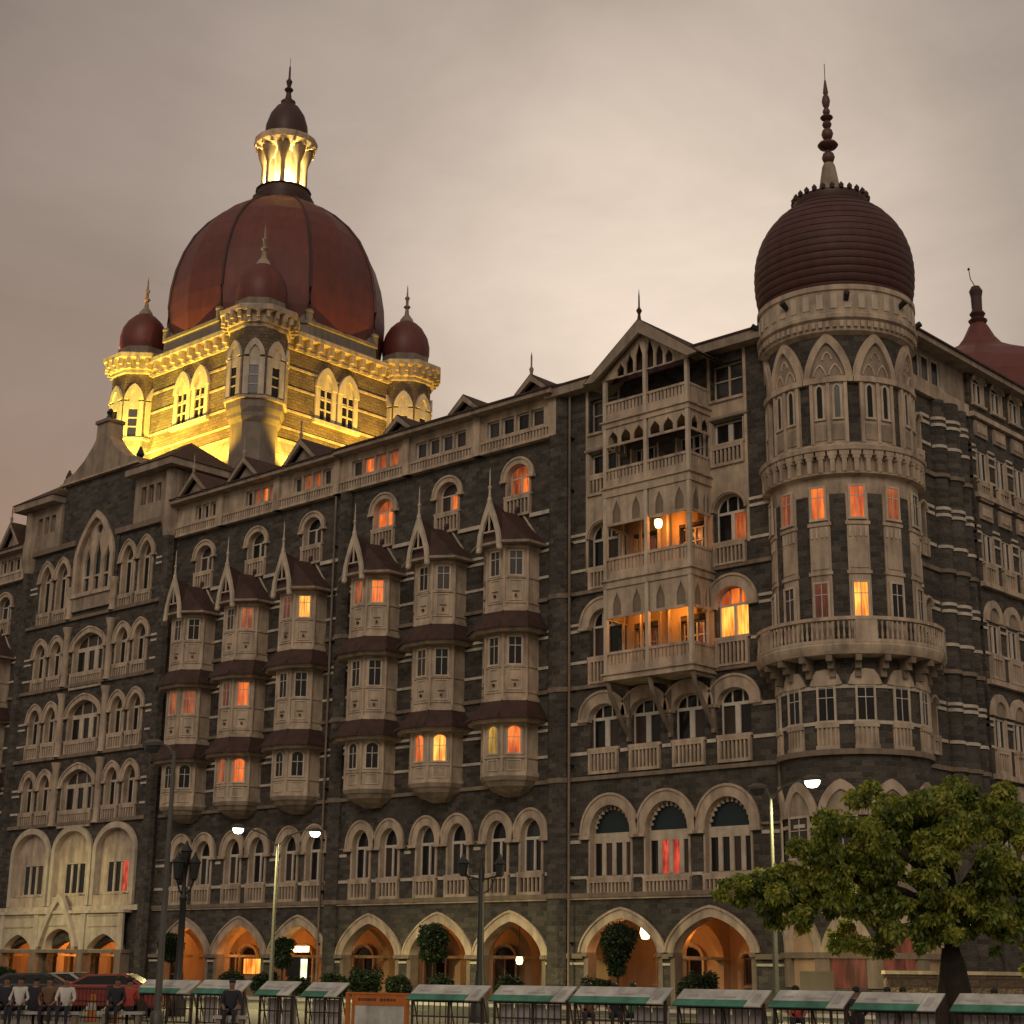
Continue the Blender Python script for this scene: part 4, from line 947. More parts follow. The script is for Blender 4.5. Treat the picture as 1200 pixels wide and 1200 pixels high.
# ---- inner bulk of the building (keeps light out, makes it solid)
blk = MB(); blk.box(-146, -39.2, 5.5, 42, 0, 32.5, 'basalt'); blk.box(-146, -41.5, .58, 5.5, 5.2, 32.5, 'basalt')
blk.box(-146, -41.5, .58, 42, 32.5, 33.0, 'roof_tile')
hput(blk.mesh('inner_block'), 'inner_block')
# arcade interior: floor, ceiling, warm plastered back wall with doorways
ai = MB(); ai.box(-146, -43, 4.9, 5.4, .12, 5.1, 'plaster_warm'); ai.box(-146, -43, .56, 4.9, 4.9, 5.1, 'plaster_warm'); ai.box(-146, -43, 0.0, 5.4, .0, .16, 'paving')
hput(ai.mesh('arcade_interior'), 'arcade_interior')
def cross_wall(X, solid):
    key = ('xw', solid)
    if key not in CACHE:
        mb = MB(); pts = [(.6, .16), (4.9, .16), (4.9, 4.9), (.6, 4.9)]
        hs = [] if solid else [shift(opening(3.1, .17, 2.5, 1.5, .4), 2.75)]
        polys = [pts] + hs; flat = [p for pl in polys for p in pl]; tr_ = tessellate_polygon([[Vector((p[0], p[1], 0)) for p in pl] for pl in polys])
        for xx in (-.24, .24): mb.add([(xx, p[0], p[1]) for p in flat], [tuple(t) for t in tr_], 'plaster_warm')
        for h in hs: n = len(h); mb.add([(-.24, p[0], p[1]) for p in h] + [(.24, p[0], p[1]) for p in h], [(i, (i + 1) % n, (i + 1) % n + n, i + n) for i in range(n)], 'plaster_warm')
        mb.box(-.3, .3, .61, 4.89, 2.3, 2.45, 'cream'); mb.M = Matrix.Identity(4)
        CACHE[key] = mb.mesh('cross_wall')
    hput(CACHE[key], 'cross_wall', (X, 0, 0))
for x in (-57.25, -74.7, -92.8, -111.3): cross_wall(x, False)
for x in (-63.25, -68.7, -80.5, -86.0, -50.3, -99.4, -104.6, -117.5, -123.2): cross_wall(x, False)
for x in [c_ + .5 for c_ in arc_c + ra] + [-102, -96.8, -107.2]:
    window(HOTEL, x - HX, .2, 1.7, 2.2, .6, 0, 2, .1, hood=.14, jamb=.12, head=.12, y=.02, wood='cornice_stone', hoodmat='cream', pal=('glass_curtain', DK, DK), cross=(.45,), Y=4.78, name='doorway')
    window(HOTEL, x - HX - 1.7, 1.1, .7, 1.3, .2, 0, 1, .1, hood=.1, jamb=.1, head=.05, y=.02, wood='cornice_stone', hoodmat='cream', pal=('glass_curtain',), Y=4.78, name='niche')

# ---- central pavilion (centre X -102)
PX, PY = -102.0, -.35
PAV = hput(None, 'central_pavilion', (PX, PY, 0))
pw_, hw_ = [-6.35, -4.2, 4.2, 6.35], 9.35
holes = [shift(opening(4.4, .02, 2.3, 1.0, .5), x) for x in (-5.2, 0, 5.2)]
for x in (-5.2, 0.1, 5.25): holes.append(hole(x, 6.35, 4.3, 2.9, 1.55))
lv = [(12.35, 1.75, 15.0), (17.3, 1.75, 20.0), (22.2, 1.75, 24.95)]
for z, h, _ in lv:
    holes += [hole(x, z, 1.35, h, .85, .2) for x in pw_]; holes += [hole(0, z - .1, 3.7, h + .1, 1.0, .3)]
put(wall_mesh('wall', -hw_, hw_, 0, 27.0, holes, 'basalt', thick=.93), 'wall', PAV)
for sg in (-1, 1):
    x0, x1 = sorted((sg * 2.95, sg * hw_)); put(wall_mesh('wall', x0, x1, 27.0, 32.0, [hole(x, 27.2, 1.35, 2.6, 1.0, .4) for x in pw_ if x * sg > 0], 'basalt', thick=.93), 'wall', PAV)
put(wall_mesh('wall', -2.95, 2.95, 27.0, 36.9, [hole(0, 28.0, 4.3, 2.6, 3.0, .6)], 'basalt', y0=-.12, thick=1.05), 'wall', PAV)
for sg in (-1, 1):
    x0, x1 = sorted((sg * 2.95, sg * 4.6)); put(wall_mesh('wall', x0, x1, 32.0, 36.9, [], 'basalt', y0=-.12, thick=1.05), 'wall', PAV)
pm2 = MB()
for x in (-5.2, 0.1, 5.25):
    # recessed cream panel with three lights
    pm2.strip(shift(arc_line(4.22, 9.25, 1.51, 0, 24, leg=3.6), x), shift(arc_line(5.0, 9.25, 1.92, 0, 24, leg=3.6), x), -.2, -.003, 'cream_light'); pm2.strip(shift(arc_line(4.22, 9.25, 1.51, 0, 24, leg=3.6), x), shift(arc_line(4.36, 9.25, 1.58, 0, 24, leg=3.6), x), -.003, .5, 'cream_light')
    pm2.prism(shift([p for p in opening(4.26, 8.6, 9.25, 1.53, 0)], x), .28, .4, 'cream')
    pm2.box(x - 2.14, x - 1.25, .28, .4, 5.9, 8.6, 'cream'); pm2.box(x + 1.25, x + 2.14, .28, .4, 5.9, 8.6, 'cream'); pm2.box(x - 1.25, x + 1.25, .28, .4, 5.9, 6.45, 'cream')
    pm2.box(x - 1.5, x + 1.5, .12, .28, 6.32, 6.46, 'cream_light'); pm2.box(x - 2.3, x + 2.3, -.14, .05, 5.6, 6.3, 'cream')
pm2.box(-hw_ + .1, hw_ - .1, -.3, .02, 5.25, 5.6, 'cream_light')
put(pm2.mesh('arcade_facing'), 'arcade_facing', PAV)
for x, pal in ((-5.2, (DK, DK, CU, DK)), (0.1, (DK, DK, DK, DK)), (5.25, (DK, DK, 'lit_red', DK))):
    window(PAV, x, 6.45, 2.5, 2.15, lights=3, mull=.2, y=.3, pal=pal, wood='cream_light')
# cream entrance front
ef = MB()
fh = [shift(opening(3.4, 2.75, 2.8, .95, .6), -5.2), shift(opening(3.2, 2.75, 3.2, .9, .1), 0), shift(opening(3.6, 2.75, 2.8, .95, .6), 5.3)]
pts = [[(-7.6, 2.72), (7.6, 2.72), (7.6, 5.25), (-7.6, 5.25)]] + [[(p[0], max(p[1], 2.74)) for p in h] for h in fh]
fl = [p for pl in pts for p in pl]; tt = tessellate_polygon([[Vector((p[0], p[1], 0)) for p in pl] for pl in pts])
ef.add([(p[0], -.55, p[1]) for p in fl], [tuple(t) for t in tt], 'cream_light')
for h in pts[1:]:
    n = len(h); ef.add([(p[0], -.55, p[1]) for p in h] + [(p[0], .0, p[1]) for p in h], [(i, (i + 1) % n, (i + 1) % n + n, i + n) for i in range(n)], 'cream_light')
ef.box(-7.75, 7.75, -.75, .0, 5.1, 5.3, 'cream_light'); ef.box(-7.75, 7.75, -.7, .0, 2.5, 2.72, 'cornice_stone')
ef.strip(arc_line(4.0, 2.9, 3.0, .85, 24), arc_line(4.9, 2.9, 3.6, .85, 24), -.85, -.55, 'cream_light')
ef.prism([(x, max(z, 4.3)) for x, z in [(-1.5, 4.3), (1.5, 4.3), (1.15, 4.9), (0, 6.2), (-1.15, 4.9)]], -.62, -.56, 'cream_light')
for x in (-7.3, -2.9, 2.9, 7.3): ef.box(x - .35, x + .35, -.7, 0, 0, 2.5, 'cornice_stone'); ef.box(x - .28, x + .28, -.66, -.5, 2.72, 5.1, 'cream_light')
for x in (-5.2, 5.3): ef.box(x - 1.9, x + 1.9, -.6, -.55, 4.2, 4.28, 'cream'); ef.box(x - 1.9, x + 1.9, -.6, -.55, 4.9, 4.98, 'cream')
put(ef.mesh('entrance_front'), 'entrance_front', PAV)
for li, (z, h, _) in enumerate(lv):
    for x in pw_: window(PAV, x, z, 1.35, h, .85, .2, 2, .16, hood=.4, leg=.1, jamb=.2, bal=1.0, head=.16, pal=(DK, CU, CU), hoodmat='cream', wood='cream_light', name='arched_window')
    window(PAV, 0, z - .1, 3.7, h + .1, 1.0, .3, 3, .5, hood=.42, leg=.1, jamb=.15, bal=1.1, head=.3, pal=(DK, DK, DK, CU), hoodmat='cream', wood='cream_light', name='arched_window')
for x in pw_: window(PAV, x, 27.2, 1.35, 2.6, 1.0, .4, 2, .16, hood=.4, leg=.1, jamb=.2, bal=.9, head=.2, pal=(DK, CU, CU), hoodmat='cream', wood='cream_light', name='arched_window')
# big traceried window
bw_ = MB()
bw_.strip(arc_line(4.26, 30.6, 2.98, .6, 24, leg=2.6), arc_line(5.1, 30.6, 3.5, .6, 24, leg=2.6), -.3, -.123, 'cream'); bw_.strip(arc_line(4.26, 30.6, 2.98, .6, 24, leg=2.6), arc_line(4.34, 30.6, 3.03, .6, 24, leg=2.6), -.12, .3, 'cream')
tp = opening(4.24, 28.0, 30.6, 2.96, .6, 24)
lh = [lanc(-1.25, .7, 29.3, 31.4), lanc(0, .8, 29.3, 32.0), lanc(1.25, .7, 29.3, 31.4)] + [[(x - .3, 28.1), (x + .3, 28.1), (x + .3, 29.15), (x - .3, 29.15)] for x in (-1.25, 0, 1.25)]
ci = [(.35 * math.cos(2 * PI * i / 10), 32.75 + .35 * math.sin(2 * PI * i / 10)) for i in range(10)]
polys = [tp] + lh + [ci]; fl = [p for pl in polys for p in pl]; tt = tessellate_polygon([[Vector((p[0], p[1], 0)) for p in pl] for pl in polys])
bw_.add([(p[0], .1, p[1]) for p in fl], [tuple(t) for t in tt], 'cream')
for h in polys[1:]: n = len(h); bw_.add([(p[0], .1, p[1]) for p in h] + [(p[0], .3, p[1]) for p in h], [(i, (i + 1) % n, (i + 1) % n + n, i + n) for i in range(n)], 'cream')
bw_.box(-2.6, 2.6, -.35, .1, 27.7, 28.0, 'cream'); bw_.box(-2.5, 2.5, -.2, 0, 26.7, 27.7, 'cream_weathered')
o_ = put(bw_.mesh('great_window'), 'great_window', PAV)
pn = MB(); pn.add([(-2.2, .28, 28), (2.2, .28, 28), (2.2, .28, 33.4), (-2.2, .28, 33.4)], [(0, 1, 2, 3)], 'glass_teal'); put(pn.mesh('pane'), 'pane', o_)
pc = MB()
for x in (-2.75, 2.75):
    for z0, z1 in ((11.2, 15.7), (16.1, 20.7), (21.2, 25.6), (26.2, 28.6)):
        pc.lathe([(.34, z0), (.26, z0 + .3), (.26, z1 - .5), (.36, z1 - .2), (.42, z1)], 'cream', 12, x, -.12)
for x in (-hw_ + .35, hw_ - .35):
    pc.lathe([(.48, 0), (.48, 32.0)], 'basalt', 8, x, 0)
    pc.lathe([(.5, 30.6), (.58, 30.9), (.58, 31.0), (.66, 31.5), (.72, 31.6), (.72, 33.0), (.62, 33.2), (.62, 35.4)], 'cream_weathered', 8, x, 0)
put(pc.mesh('engaged_column', True), 'engaged_column', PAV)
pcs = MB()
skp = [(x, 1.25) for x in pw_] + [(0, 2.5)]
for z in (11.3, 16.1, 21.2, 26.2): band(pcs, -hw_ + .1, hw_ - .1, z, .24, -.2, 'cornice_stone')
for z in (13.6, 14.0, 18.5, 18.9, 23.4, 23.8, 28.9, 29.3, 12.3, 17.25, 22.15): band(pcs, -hw_ + .7, hw_ - .7, z, .15, skip=skp)
band(pcs, -hw_ + .1, hw_ - .1, 32.0, .4, -.3, 'cornice_stone', skip=[(0, 2.6)])
put(pcs.mesh('stone_course'), 'stone_course', PAV)
# flanking attic blocks with brackets and deep eaves
for sg in (-1, 1):
    x0, x1 = sorted((sg * 4.75, sg * 9.3))
    hs = [hole((x0 + x1) / 2 + d_ - .3 * sg, 33.4, .62, 1.35) for d_ in (-.9, 0, .9)]
    put(wall_mesh('attic_wall', x0, x1, 32.2, 35.5, hs, 'cream_weathered', y0=-.3, thick=5), 'attic_wall', PAV)
    for d_ in (-.9, 0, .9): window(PAV, (x0 + x1) / 2 + d_ - .3 * sg, 33.4, .62, 1.35, lights=1, y=-.05, pal=(CU,), wood='cream_weathered', Y=0, name='attic_window')
    rf = MB(); xa, xb = x0 - (.9 if sg < 0 else .1), x1 + (.9 if sg > 0 else .1)
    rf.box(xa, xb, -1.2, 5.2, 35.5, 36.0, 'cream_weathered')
    rf.add([(xa - .1, -1.3, 36.01), (xb + .1, -1.3, 36.01), (xb + .1, 5.3, 36.01), (xa - .1, 5.3, 36.01), ((xa + xb) / 2 - .5, 2, 38.2), ((xa + xb) / 2 + .5, 2, 38.2)], [(0, 1, 5, 4), (1, 2, 5), (2, 3, 4, 5), (3, 0, 4), (3, 2, 1, 0)], 'roof_tile')
    put(rf.mesh('roof'), 'roof', PAV)
# curved pediment
pd = MB()
oc = [(-4.9, 36.9), (4.9, 36.9), (4.7, 37.3), (3.4, 37.6), (2.2, 38.3), (1.2, 39.2), (.8, 39.7), (.75, 41.0), (-.75, 41.0), (-.8, 39.7), (-1.2, 39.2), (-2.2, 38.3), (-3.4, 37.6), (-4.7, 37.3)]
pd.prism(oc, -.35, .9, 'cream_weathered'); pd.box(-.85, .85, -.5, 1.0, 40.85, 41.1, 'cornice_stone'); pd.lathe([(.2, 41.1), (.32, 41.3), (.2, 41.6), (.3, 41.8), (.1, 42.1), (0, 42.15)], 'iron_black', 10, 0, .2)
pd.box(-5, 5, -.5, .9, 36.75, 36.9, 'cream')
for x in (-4.6, 4.6): pd.lathe([(.2, 37.3), (.3, 37.5), (.2, 37.8), (.08, 38.1), (0, 38.15)], 'iron_black', 8, x, 0)
put(pd.mesh('pediment'), 'pediment', PAV)
pb = MB(); pb.box(-4.6, 4.6, .95, 7, 26, 36.7, 'basalt'); pb.box(-9.2, 9.2, 1.2, 7, 32, 35.4, 'basalt')
put(pb.mesh('pavilion_block'), 'pavilion_block', PAV)

# ---- west wing (mirror side, seen only at the picture's left edge)
wc2 = [-114.7, -120.3, -125.9, -132.5, -138]
wing(-146, -111.3, [c_ + .1 for c_ in wc2], [c_ + d_ for c_ in wc2 for d_ in (-1.2, 1.2)], wc2)
for c_ in wc2: arcade_arch(c_ + .1)
for c_ in wc2:
    for d_ in (-1.2, 1.2): hwin(c_ + d_, 6.7, 1.45, 1.85, .95, 0, 2, .12, hood=.42, leg=.12, jamb=.1, bal=1.05, head=.16, pal=(DK, 'lit_red', DK) if (c_ == wc2[0] and d_ > 0) else rpal(), name='arched_window')
    hwin(c_, 27.6, 1.7, 1.1, .72, 0, 2, .12, hood=.34, leg=.1, jamb=.12, bal=1.15, head=0, pal=rpal(), name='arched_window')
attic(-146, -111.4, [(-115.5, -112.6, 3), (-121.9, -118.2, 4)], [], 32.9)
attic_panes([(-115.5, -112.6, 3), (-121.9, -118.2, 4)], {})
hput(gablet(-113.2, 2.6, 32.85, 35.0, True), 'roof_gable', (-113.2, 0, 0)); hput(gablet(-119.5, 2.9, 32.85, 34.5, True), 'roof_gable', (-119.5, 0, 0))
tr2 = MB()
for z in (5.4, 11.3, 16.1, 21.2): band(tr2, -146, -111.5, z, .2, -.16, 'cornice_stone')
for z in (14.05, 14.4, 12.65, 19.1, 19.45, 17.45, 24.0, 24.35, 22.5): band(tr2, -146, -111.5, z, .15)
hput(tr2.mesh('stone_course'), 'stone_course')

# ================================================================== great dome
DX, DY = -102.0, 15.15
GD = hput(None, 'great_dome', (DX, DY, 0))
A_ = 8.0
def chamf(a, c_): return [(-a, -a + c_), (-a + c_, -a), (a - c_, -a), (a, -a + c_), (a, a - c_), (a - c_, a), (-a + c_, a), (-a, a - c_)]
dr = MB(); dr.hprism(chamf(A_, 2.0), 33, 48.2, 'drum_stone')
put(dr.mesh('drum'), 'drum', GD)
dc = MB()
for z in (41.5, 42.95, 44.85, 46.5): dc.hprism(chamf(A_ + .08, 2.0), z - .08, z + .08, 'cream')
dc.hprism(chamf(A_ + .7, 2.2), 39.0, 40.2, 'cream', chamf(A_ + .2, 2.05)); dc.hprism(chamf(A_ + .2, 2.05), 40.2, 40.5, 'cream')
dc.hprism(chamf(A_ + .75, 2.2), 49.0, 49.35, 'cream'); dc.hprism(chamf(A_ + .15, 2.05), 47.95, 48.2, 'cream'); dc.hprism(chamf(A_ + .1, 2.0), 48.2, 49.0, 'cream')
dc.hprism(chamf(A_ + .9, 2.25), 37.5, 39.0, 'cream', chamf(A_ + .8, 2.25))
for rot in range(4):
    dc.M = Matrix.Rotation(rot * PI / 2, 4, 'Z')
    for i in range(11):
        x = -5.6 + 1.12 * i; dc.box(x - .16, x + .16, -A_ - .7, -A_ - .05, 48.3, 49.0, 'cream'); dc.box(x - .16, x + .16, -A_ - .4, -A_ - .05, 48.0, 48.3, 'cream')
dc.M = Matrix.Identity(4)
put(dc.mesh('drum_cornice'), 'drum_cornice', GD)
for rot in range(4):
    Mx = Matrix.Rotation(rot * PI / 2, 4, 'Z')
    mb = MB()
    for x in (-1.15, 1.15):
        mb.strip(shift(arc_line(1.2, 45.7, 1.1, .4, 16, leg=.1), x), shift(arc_line(2.2, 45.7, 1.7, .4, 16, leg=.1), x), -.28, .0, 'cream_light')
        mb.prism(shift(opening(1.19, 45.5, 45.7, 1.09, .4), x), -.1, 0, 'cream_light')
        mb.box(x - 1.05, x - .6, -.16, 0, 42.9, 45.6, 'cream_light'); mb.box(x + .6, x + 1.05, -.16, 0, 42.9, 45.6, 'cream_light')
        mb.add([(x - .6, -.03, 43), (x + .6, -.03, 43), (x + .6, -.03, 45.5), (x - .6, -.03, 45.5)], [(0, 1, 2, 3)], DK)
        mb.box(x - .07, x + .07, -.12, -.03, 43, 45.5, 'cream_light')
        for z in (43.85, 44.7): mb.box(x - .6, x + .6, -.11, -.03, z - .06, z + .06, 'cream_light')
    mb.box(-2.4, 2.4, -.35, 0, 42.6, 42.9, 'cream_light')
    p_ = Mx @ Vector((0, -A_, 0)); put(mb.mesh('drum_window'), 'drum_window', GD, p_, rot * PI / 2)
# corner turrets
def turret():
    mb = MB(); r8 = PI / 8
    mb.lathe([(1.85, 36), (1.85, 40.8), (2.1, 41.2), (2.1, 41.5), (2.3, 41.9), (2.3, 42.5)], 'parapet_grey', 8, rot=r8); mb.lathe([(2.3, 42.5), (2.3, 48.4)], 'drum_stone', 8, rot=r8)  # grey shaft colour stands in for faces the floodlights leave unlit
    for z in (42.6,): mb.lathe([(2.3, z - .15), (2.5, z - .1), (2.5, z + .1), (2.3, z + .15)], 'cream', 8, rot=r8)
    mb.lathe([(2.3, 48.1), (2.45, 48.2), (2.45, 48.45), (2.6, 48.5), (2.6, 49.3), (3.15, 49.35), (3.2, 49.7), (3.05, 49.8), (1.9, 49.85)], 'cream', 8, rot=r8)
    for i in range(24):
        mb.M = Matrix.Rotation(2 * PI * i / 24 + .065, 4, 'Z'); mb.box(2.3, 2.95, -.13, .13, 48.8, 49.34, 'cream'); mb.box(2.3, 2.7, -.13, .13, 48.5, 48.8, 'cream')
    mb.M = Matrix.Identity(4)
    for i in range(8):
        a = 2 * PI * i / 8; mb.M = Matrix.Rotation(a + PI / 2, 4, 'Z') @ Matrix.Translation((0, -2.3 * math.cos(PI / 8) - .0, 0)); 
        mb.strip(arc_line(.8, 45.9, .8, .4, 12), arc_line(1.55, 45.9, 1.35, .4, 12), -.22, 0, 'cream_light'); mb.prism(opening(.79, 45.7, 45.9, .79, .4), -.09, 0, 'cream_light')
        mb.box(-.8, -.36, -.14, 0, 42.8, 45.75, 'cream_light'); mb.box(.36, .8, -.14, 0, 42.8, 45.75, 'cream_light'); mb.box(-.36, .36, -.1, 0, 45.1, 45.75, 'cream_light')
        mb.add([(-.36, -.03, 42.9), (.36, -.03, 42.9), (.36, -.03, 45.1), (-.36, -.03, 45.1)], [(0, 1, 2, 3)], DK)
        for z in (43.6, 44.35): mb.box(-.36, .36, -.08, -.03, z - .05, z + .05, 'cream_light')
    mb.M = Matrix.Identity(4)
    return mb.mesh('turret')
TM = turret()
td = MB(); td.lathe([(2.05, 49.8), (2.05, 50.7), (1.9, 50.75)], 'parapet_grey', 8, rot=PI / 8)
td.lathe([(1.85, 50.6), (1.98, 51.2), (1.98, 51.9), (1.8, 52.7), (1.4, 53.4), (.9, 53.9), (.55, 54.1)], 'dome_red', 16)
td.lathe([(.6, 54.05), (.55, 54.3), (.2, 54.8), (.14, 55.3), (.3, 55.5), (.12, 55.7), (.12, 56.1), (.22, 56.3), (.08, 56.5), (.05, 57.2), (0, 57.6)], 'cream_weathered', 12)
TDM = td.mesh('turret_dome', True)
for sx, sy_ in ((-1, -1), (1, -1), (1, 1), (-1, 1)):
    t_ = put(TM, 'turret', GD, (sx * 7.7, sy_ * 7.7, 0)); put(TDM, 'turret_dome', t_)
# dome proper: octagonal parapet, ribbed dome
dp = MB(); dp.lathe([(9.3, 49.35), (9.25, 50.3), (9.4, 50.35), (9.4, 50.6), (9.0, 50.7), (8.95, 51.5)], 'parapet_grey', 8, rot=PI / 8)
for i in range(8):
    a = PI / 8 + 2 * PI * i / 8; dp.lathe([(.3, 50.6), (.3, 51.3), (.36, 51.35), (.36, 51.5), (0, 51.7)], 'parapet_grey', 8, 9.1 * math.cos(a), 9.1 * math.sin(a))
put(dp.mesh('dome_parapet'), 'dome_parapet', GD)
dd = MB(); dprof = [(8.8, 50.6), (9.0, 52), (9.05, 53.5), (8.95, 55.1), (8.65, 56.8), (8.12, 58.5), (7.35, 60.1), (6.3, 61.5), (5.0, 62.75), (3.8, 63.6), (2.8, 64.15), (2.2, 64.6)]
dd.lathe(dprof, 'dome_red', 16, rot=PI / 16 * 0 + PI / 8)
put(dd.mesh('main_dome'), 'main_dome', GD, label='huge dark red ribbed dome lit from its left')
rb = MB()
for i in range(8):
    a = PI / 8 + 2 * PI * i / 8; rb.tube([((r_ + .02) * math.cos(a), (r_ + .02) * math.sin(a), z_) for r_, z_ in dprof], .13, 'dome_dark', 6)
put(rb.mesh('dome_rib', True), 'dome_rib', GD)
la = MB(); la.lathe([(2.6, 64.3), (2.65, 64.9), (2.3, 65.0), (2.25, 65.6), (2.4, 65.7), (0, 65.75)], 'dome_dark', 16)
put(la.mesh('lantern_base', True), 'lantern_base', GD)
for i in range(8):
    a = 2 * PI * i / 8; mb = MB(); mb.lathe([(.3, 65.7), (.22, 65.95), (.2, 68.0), (.32, 68.4), (.5, 68.9), (.62, 69.5)], 'cornice_stone', 10)  # silhouette shade put into the darker column stone, against the bright core
    put(mb.mesh('lantern_column', True), 'lantern_column', GD, (1.8 * math.cos(a), 1.75 * math.sin(a), 0))
lc = MB(); lc.lathe([(0, 69.4), (2.0, 69.4), (2.2, 69.6), (2.65, 69.9), (2.75, 70.2), (2.7, 70.45), (2.0, 70.6), (1.7, 70.7)], 'cream', 16)
for i in range(16):
    lc.M = Matrix.Rotation(2 * PI * i / 16, 4, 'Z'); lc.box(1.9, 2.55, -.1, .1, 69.45, 69.9, 'cream')
put(lc.mesh('lantern_cornice'), 'lantern_cornice', GD)
core = MB(); core.lathe([(.85, 65.7), (.85, 69.4)], 'cream_light', 8); put(core.mesh('lantern_core'), 'lantern_core', GD)
ld = MB(); ld.lathe([(1.75, 70.5), (1.85, 71.2), (1.8, 72.0), (1.5, 73.0), (1.0, 73.8), (.6, 74.1), (.65, 74.4), (.3, 74.7), (.2, 75.3), (.4, 75.6), (.15, 75.9), (.28, 76.4), (.1, 76.7), (.08, 77.8), (.02, 78.0), (.02, 78.7), (0, 78.7)], 'dome_dark', 20)
put(ld.mesh('lantern_dome', True), 'lantern_dome', GD)

# ================================================================== lights of the place
def lamp(kind, loc, energy, col, size=.3, target=None, spot=None, blend=.6):
    l = bpy.data.lights.new('lamp', kind); l.energy = energy; l.color = col
    if kind == 'POINT': l.shadow_soft_size = size
    if kind == 'SPOT': l.shadow_soft_size = size; l.spot_size = R(spot or 90); l.spot_blend = blend
    o = bpy.data.objects.new('lamp', l); COL.objects.link(o); o.location = loc
    if target is not None: o.rotation_euler = (Vector(loc) - Vector(target)).to_track_quat('Z', 'Y').to_euler()
    return o
YE = (1.0, .60, .07); YG = (1.0, .78, .10); OR = (1.0, .42, .08)
# floodlights at the foot of the drum
for dx, e_, c_ in ((-9.5, 12500, YG), (-4.2, 9500, YG), (.6, 5600, YE), (5.0, 3600, YE)):
    lamp('SPOT', (DX + dx, DY - A_ - 3.4, 37.6), e_, c_, .3, (DX + dx * .9, DY - A_, 46), 125)
for dy, e_ in ((-5.0, 3400), (0, 4600), (4.6, 5600), (9.0, 4800)):
    lamp('SPOT', (DX + A_ + 3.4, DY + dy, 37.2), e_ * 1.15, YE, .3, (DX + A_, DY + dy, 41.5), 84)
lamp('SPOT', (DX - 11.5, DY - 9.5, 50), 7500, (1, .28, .06), .4, (DX - 5, DY - 4, 54), 80)
lamp('POINT', (DX, DY, 67.0), 0.1, YG, .3)
for i in range(4):
    a = PI / 4 + PI / 2 * i + .15; lamp('POINT', (DX + 1.3 * math.cos(a), DY + 1.3 * math.sin(a), 66.4), 1500, (1, .80, .28), .15)
for a in (R(-60), R(0), R(-120), R(180)): lamp('SPOT', (DX + 2.9 * math.cos(a), DY + 2.9 * math.sin(a), 65.3), 260, (1, .60, .10), .15, (DX + 1.9 * math.cos(a), DY + 1.9 * math.sin(a), 69.5), 80)
# arcade lamps
for x, e_, y_ in [(-52.2, 120, 1.5), (-49.6, 40, 1.4), (-47.0, 18, 3.6), (-60.6, 26, 3.4), (-66.9, 30, 3.4), (-72.4, 22, 3.4), (-78.4, 60, 2.2), (-83.4, 170, 1.8), (-88.4, 150, 1.6), (-96.8, 190, 2.2), (-102, 380, 2.2), (-107, 180, 2.2), (-115, 150, 2.2), (-121, 110, 2)]:
    lamp('POINT', (x, y_, 3.7), e_, (1.0, .36, .07), .2)
lamp('POINT', (-49.3, -1.0, 23.7), 75, (1.0, .33, .05), .12)
lamp('POINT', (-49.0, -1.0, 19.2), 75, (1.0, .38, .06), .12); lamp('POINT', (-51.6, -1.0, 19.3), 30, (1.0, .36, .06), .12)
# soft floods on the entrance
lamp('SPOT', (-101, -9, 8.5), 950, (1, .88, .36), .3, (-101, 0, 3.0), 100)

# lanterns hanging in the arcade
def lantern(X, Y, Z, s, label):
    t = thing('hanging_lantern', label, 'lantern', (X, Y, Z), 0, 'lanterns in the arcade')
    mb = MB(); mb.lathe([(0, -.28 * s), (.16 * s, -.24 * s), (.24 * s, 0), (.2 * s, .22 * s), (0, .3 * s)], 'lamp_warm', 8); put(mb.mesh('globe'), 'globe', t)
    mb = MB(); mb.tube([(0, 0, .28 * s), (0, 0, (4.9 if Z < 10 else 25.43) - Z)], .02, 'iron_black', 5); mb.lathe([(.1 * s, .3 * s), (.26 * s, .24 * s), (.02, .42 * s)], 'iron_black', 8); put(mb.mesh('chain'), 'chain', t)
lantern(-52.35, .9, 3.55, 1.15, 'glowing lantern in the wide arch beside the tall clipped tree')
lantern(-102.1, 1.2, 2.35, 1.2, 'large bright lantern in the middle opening of the cream entrance front')
lantern(-96.9, 1.2, 2.3, 1.0, 'bright lantern in the right-hand opening of the cream entrance front')
lantern(-49.75, -1.0, 23.85, .9, 'round glowing lantern hanging in the upper lit balcony beside the round tower')
lantern(-60.9, 1.0, 2.2, .8, 'small orange lantern low in the arch just right of the twin-armed black lamp post')

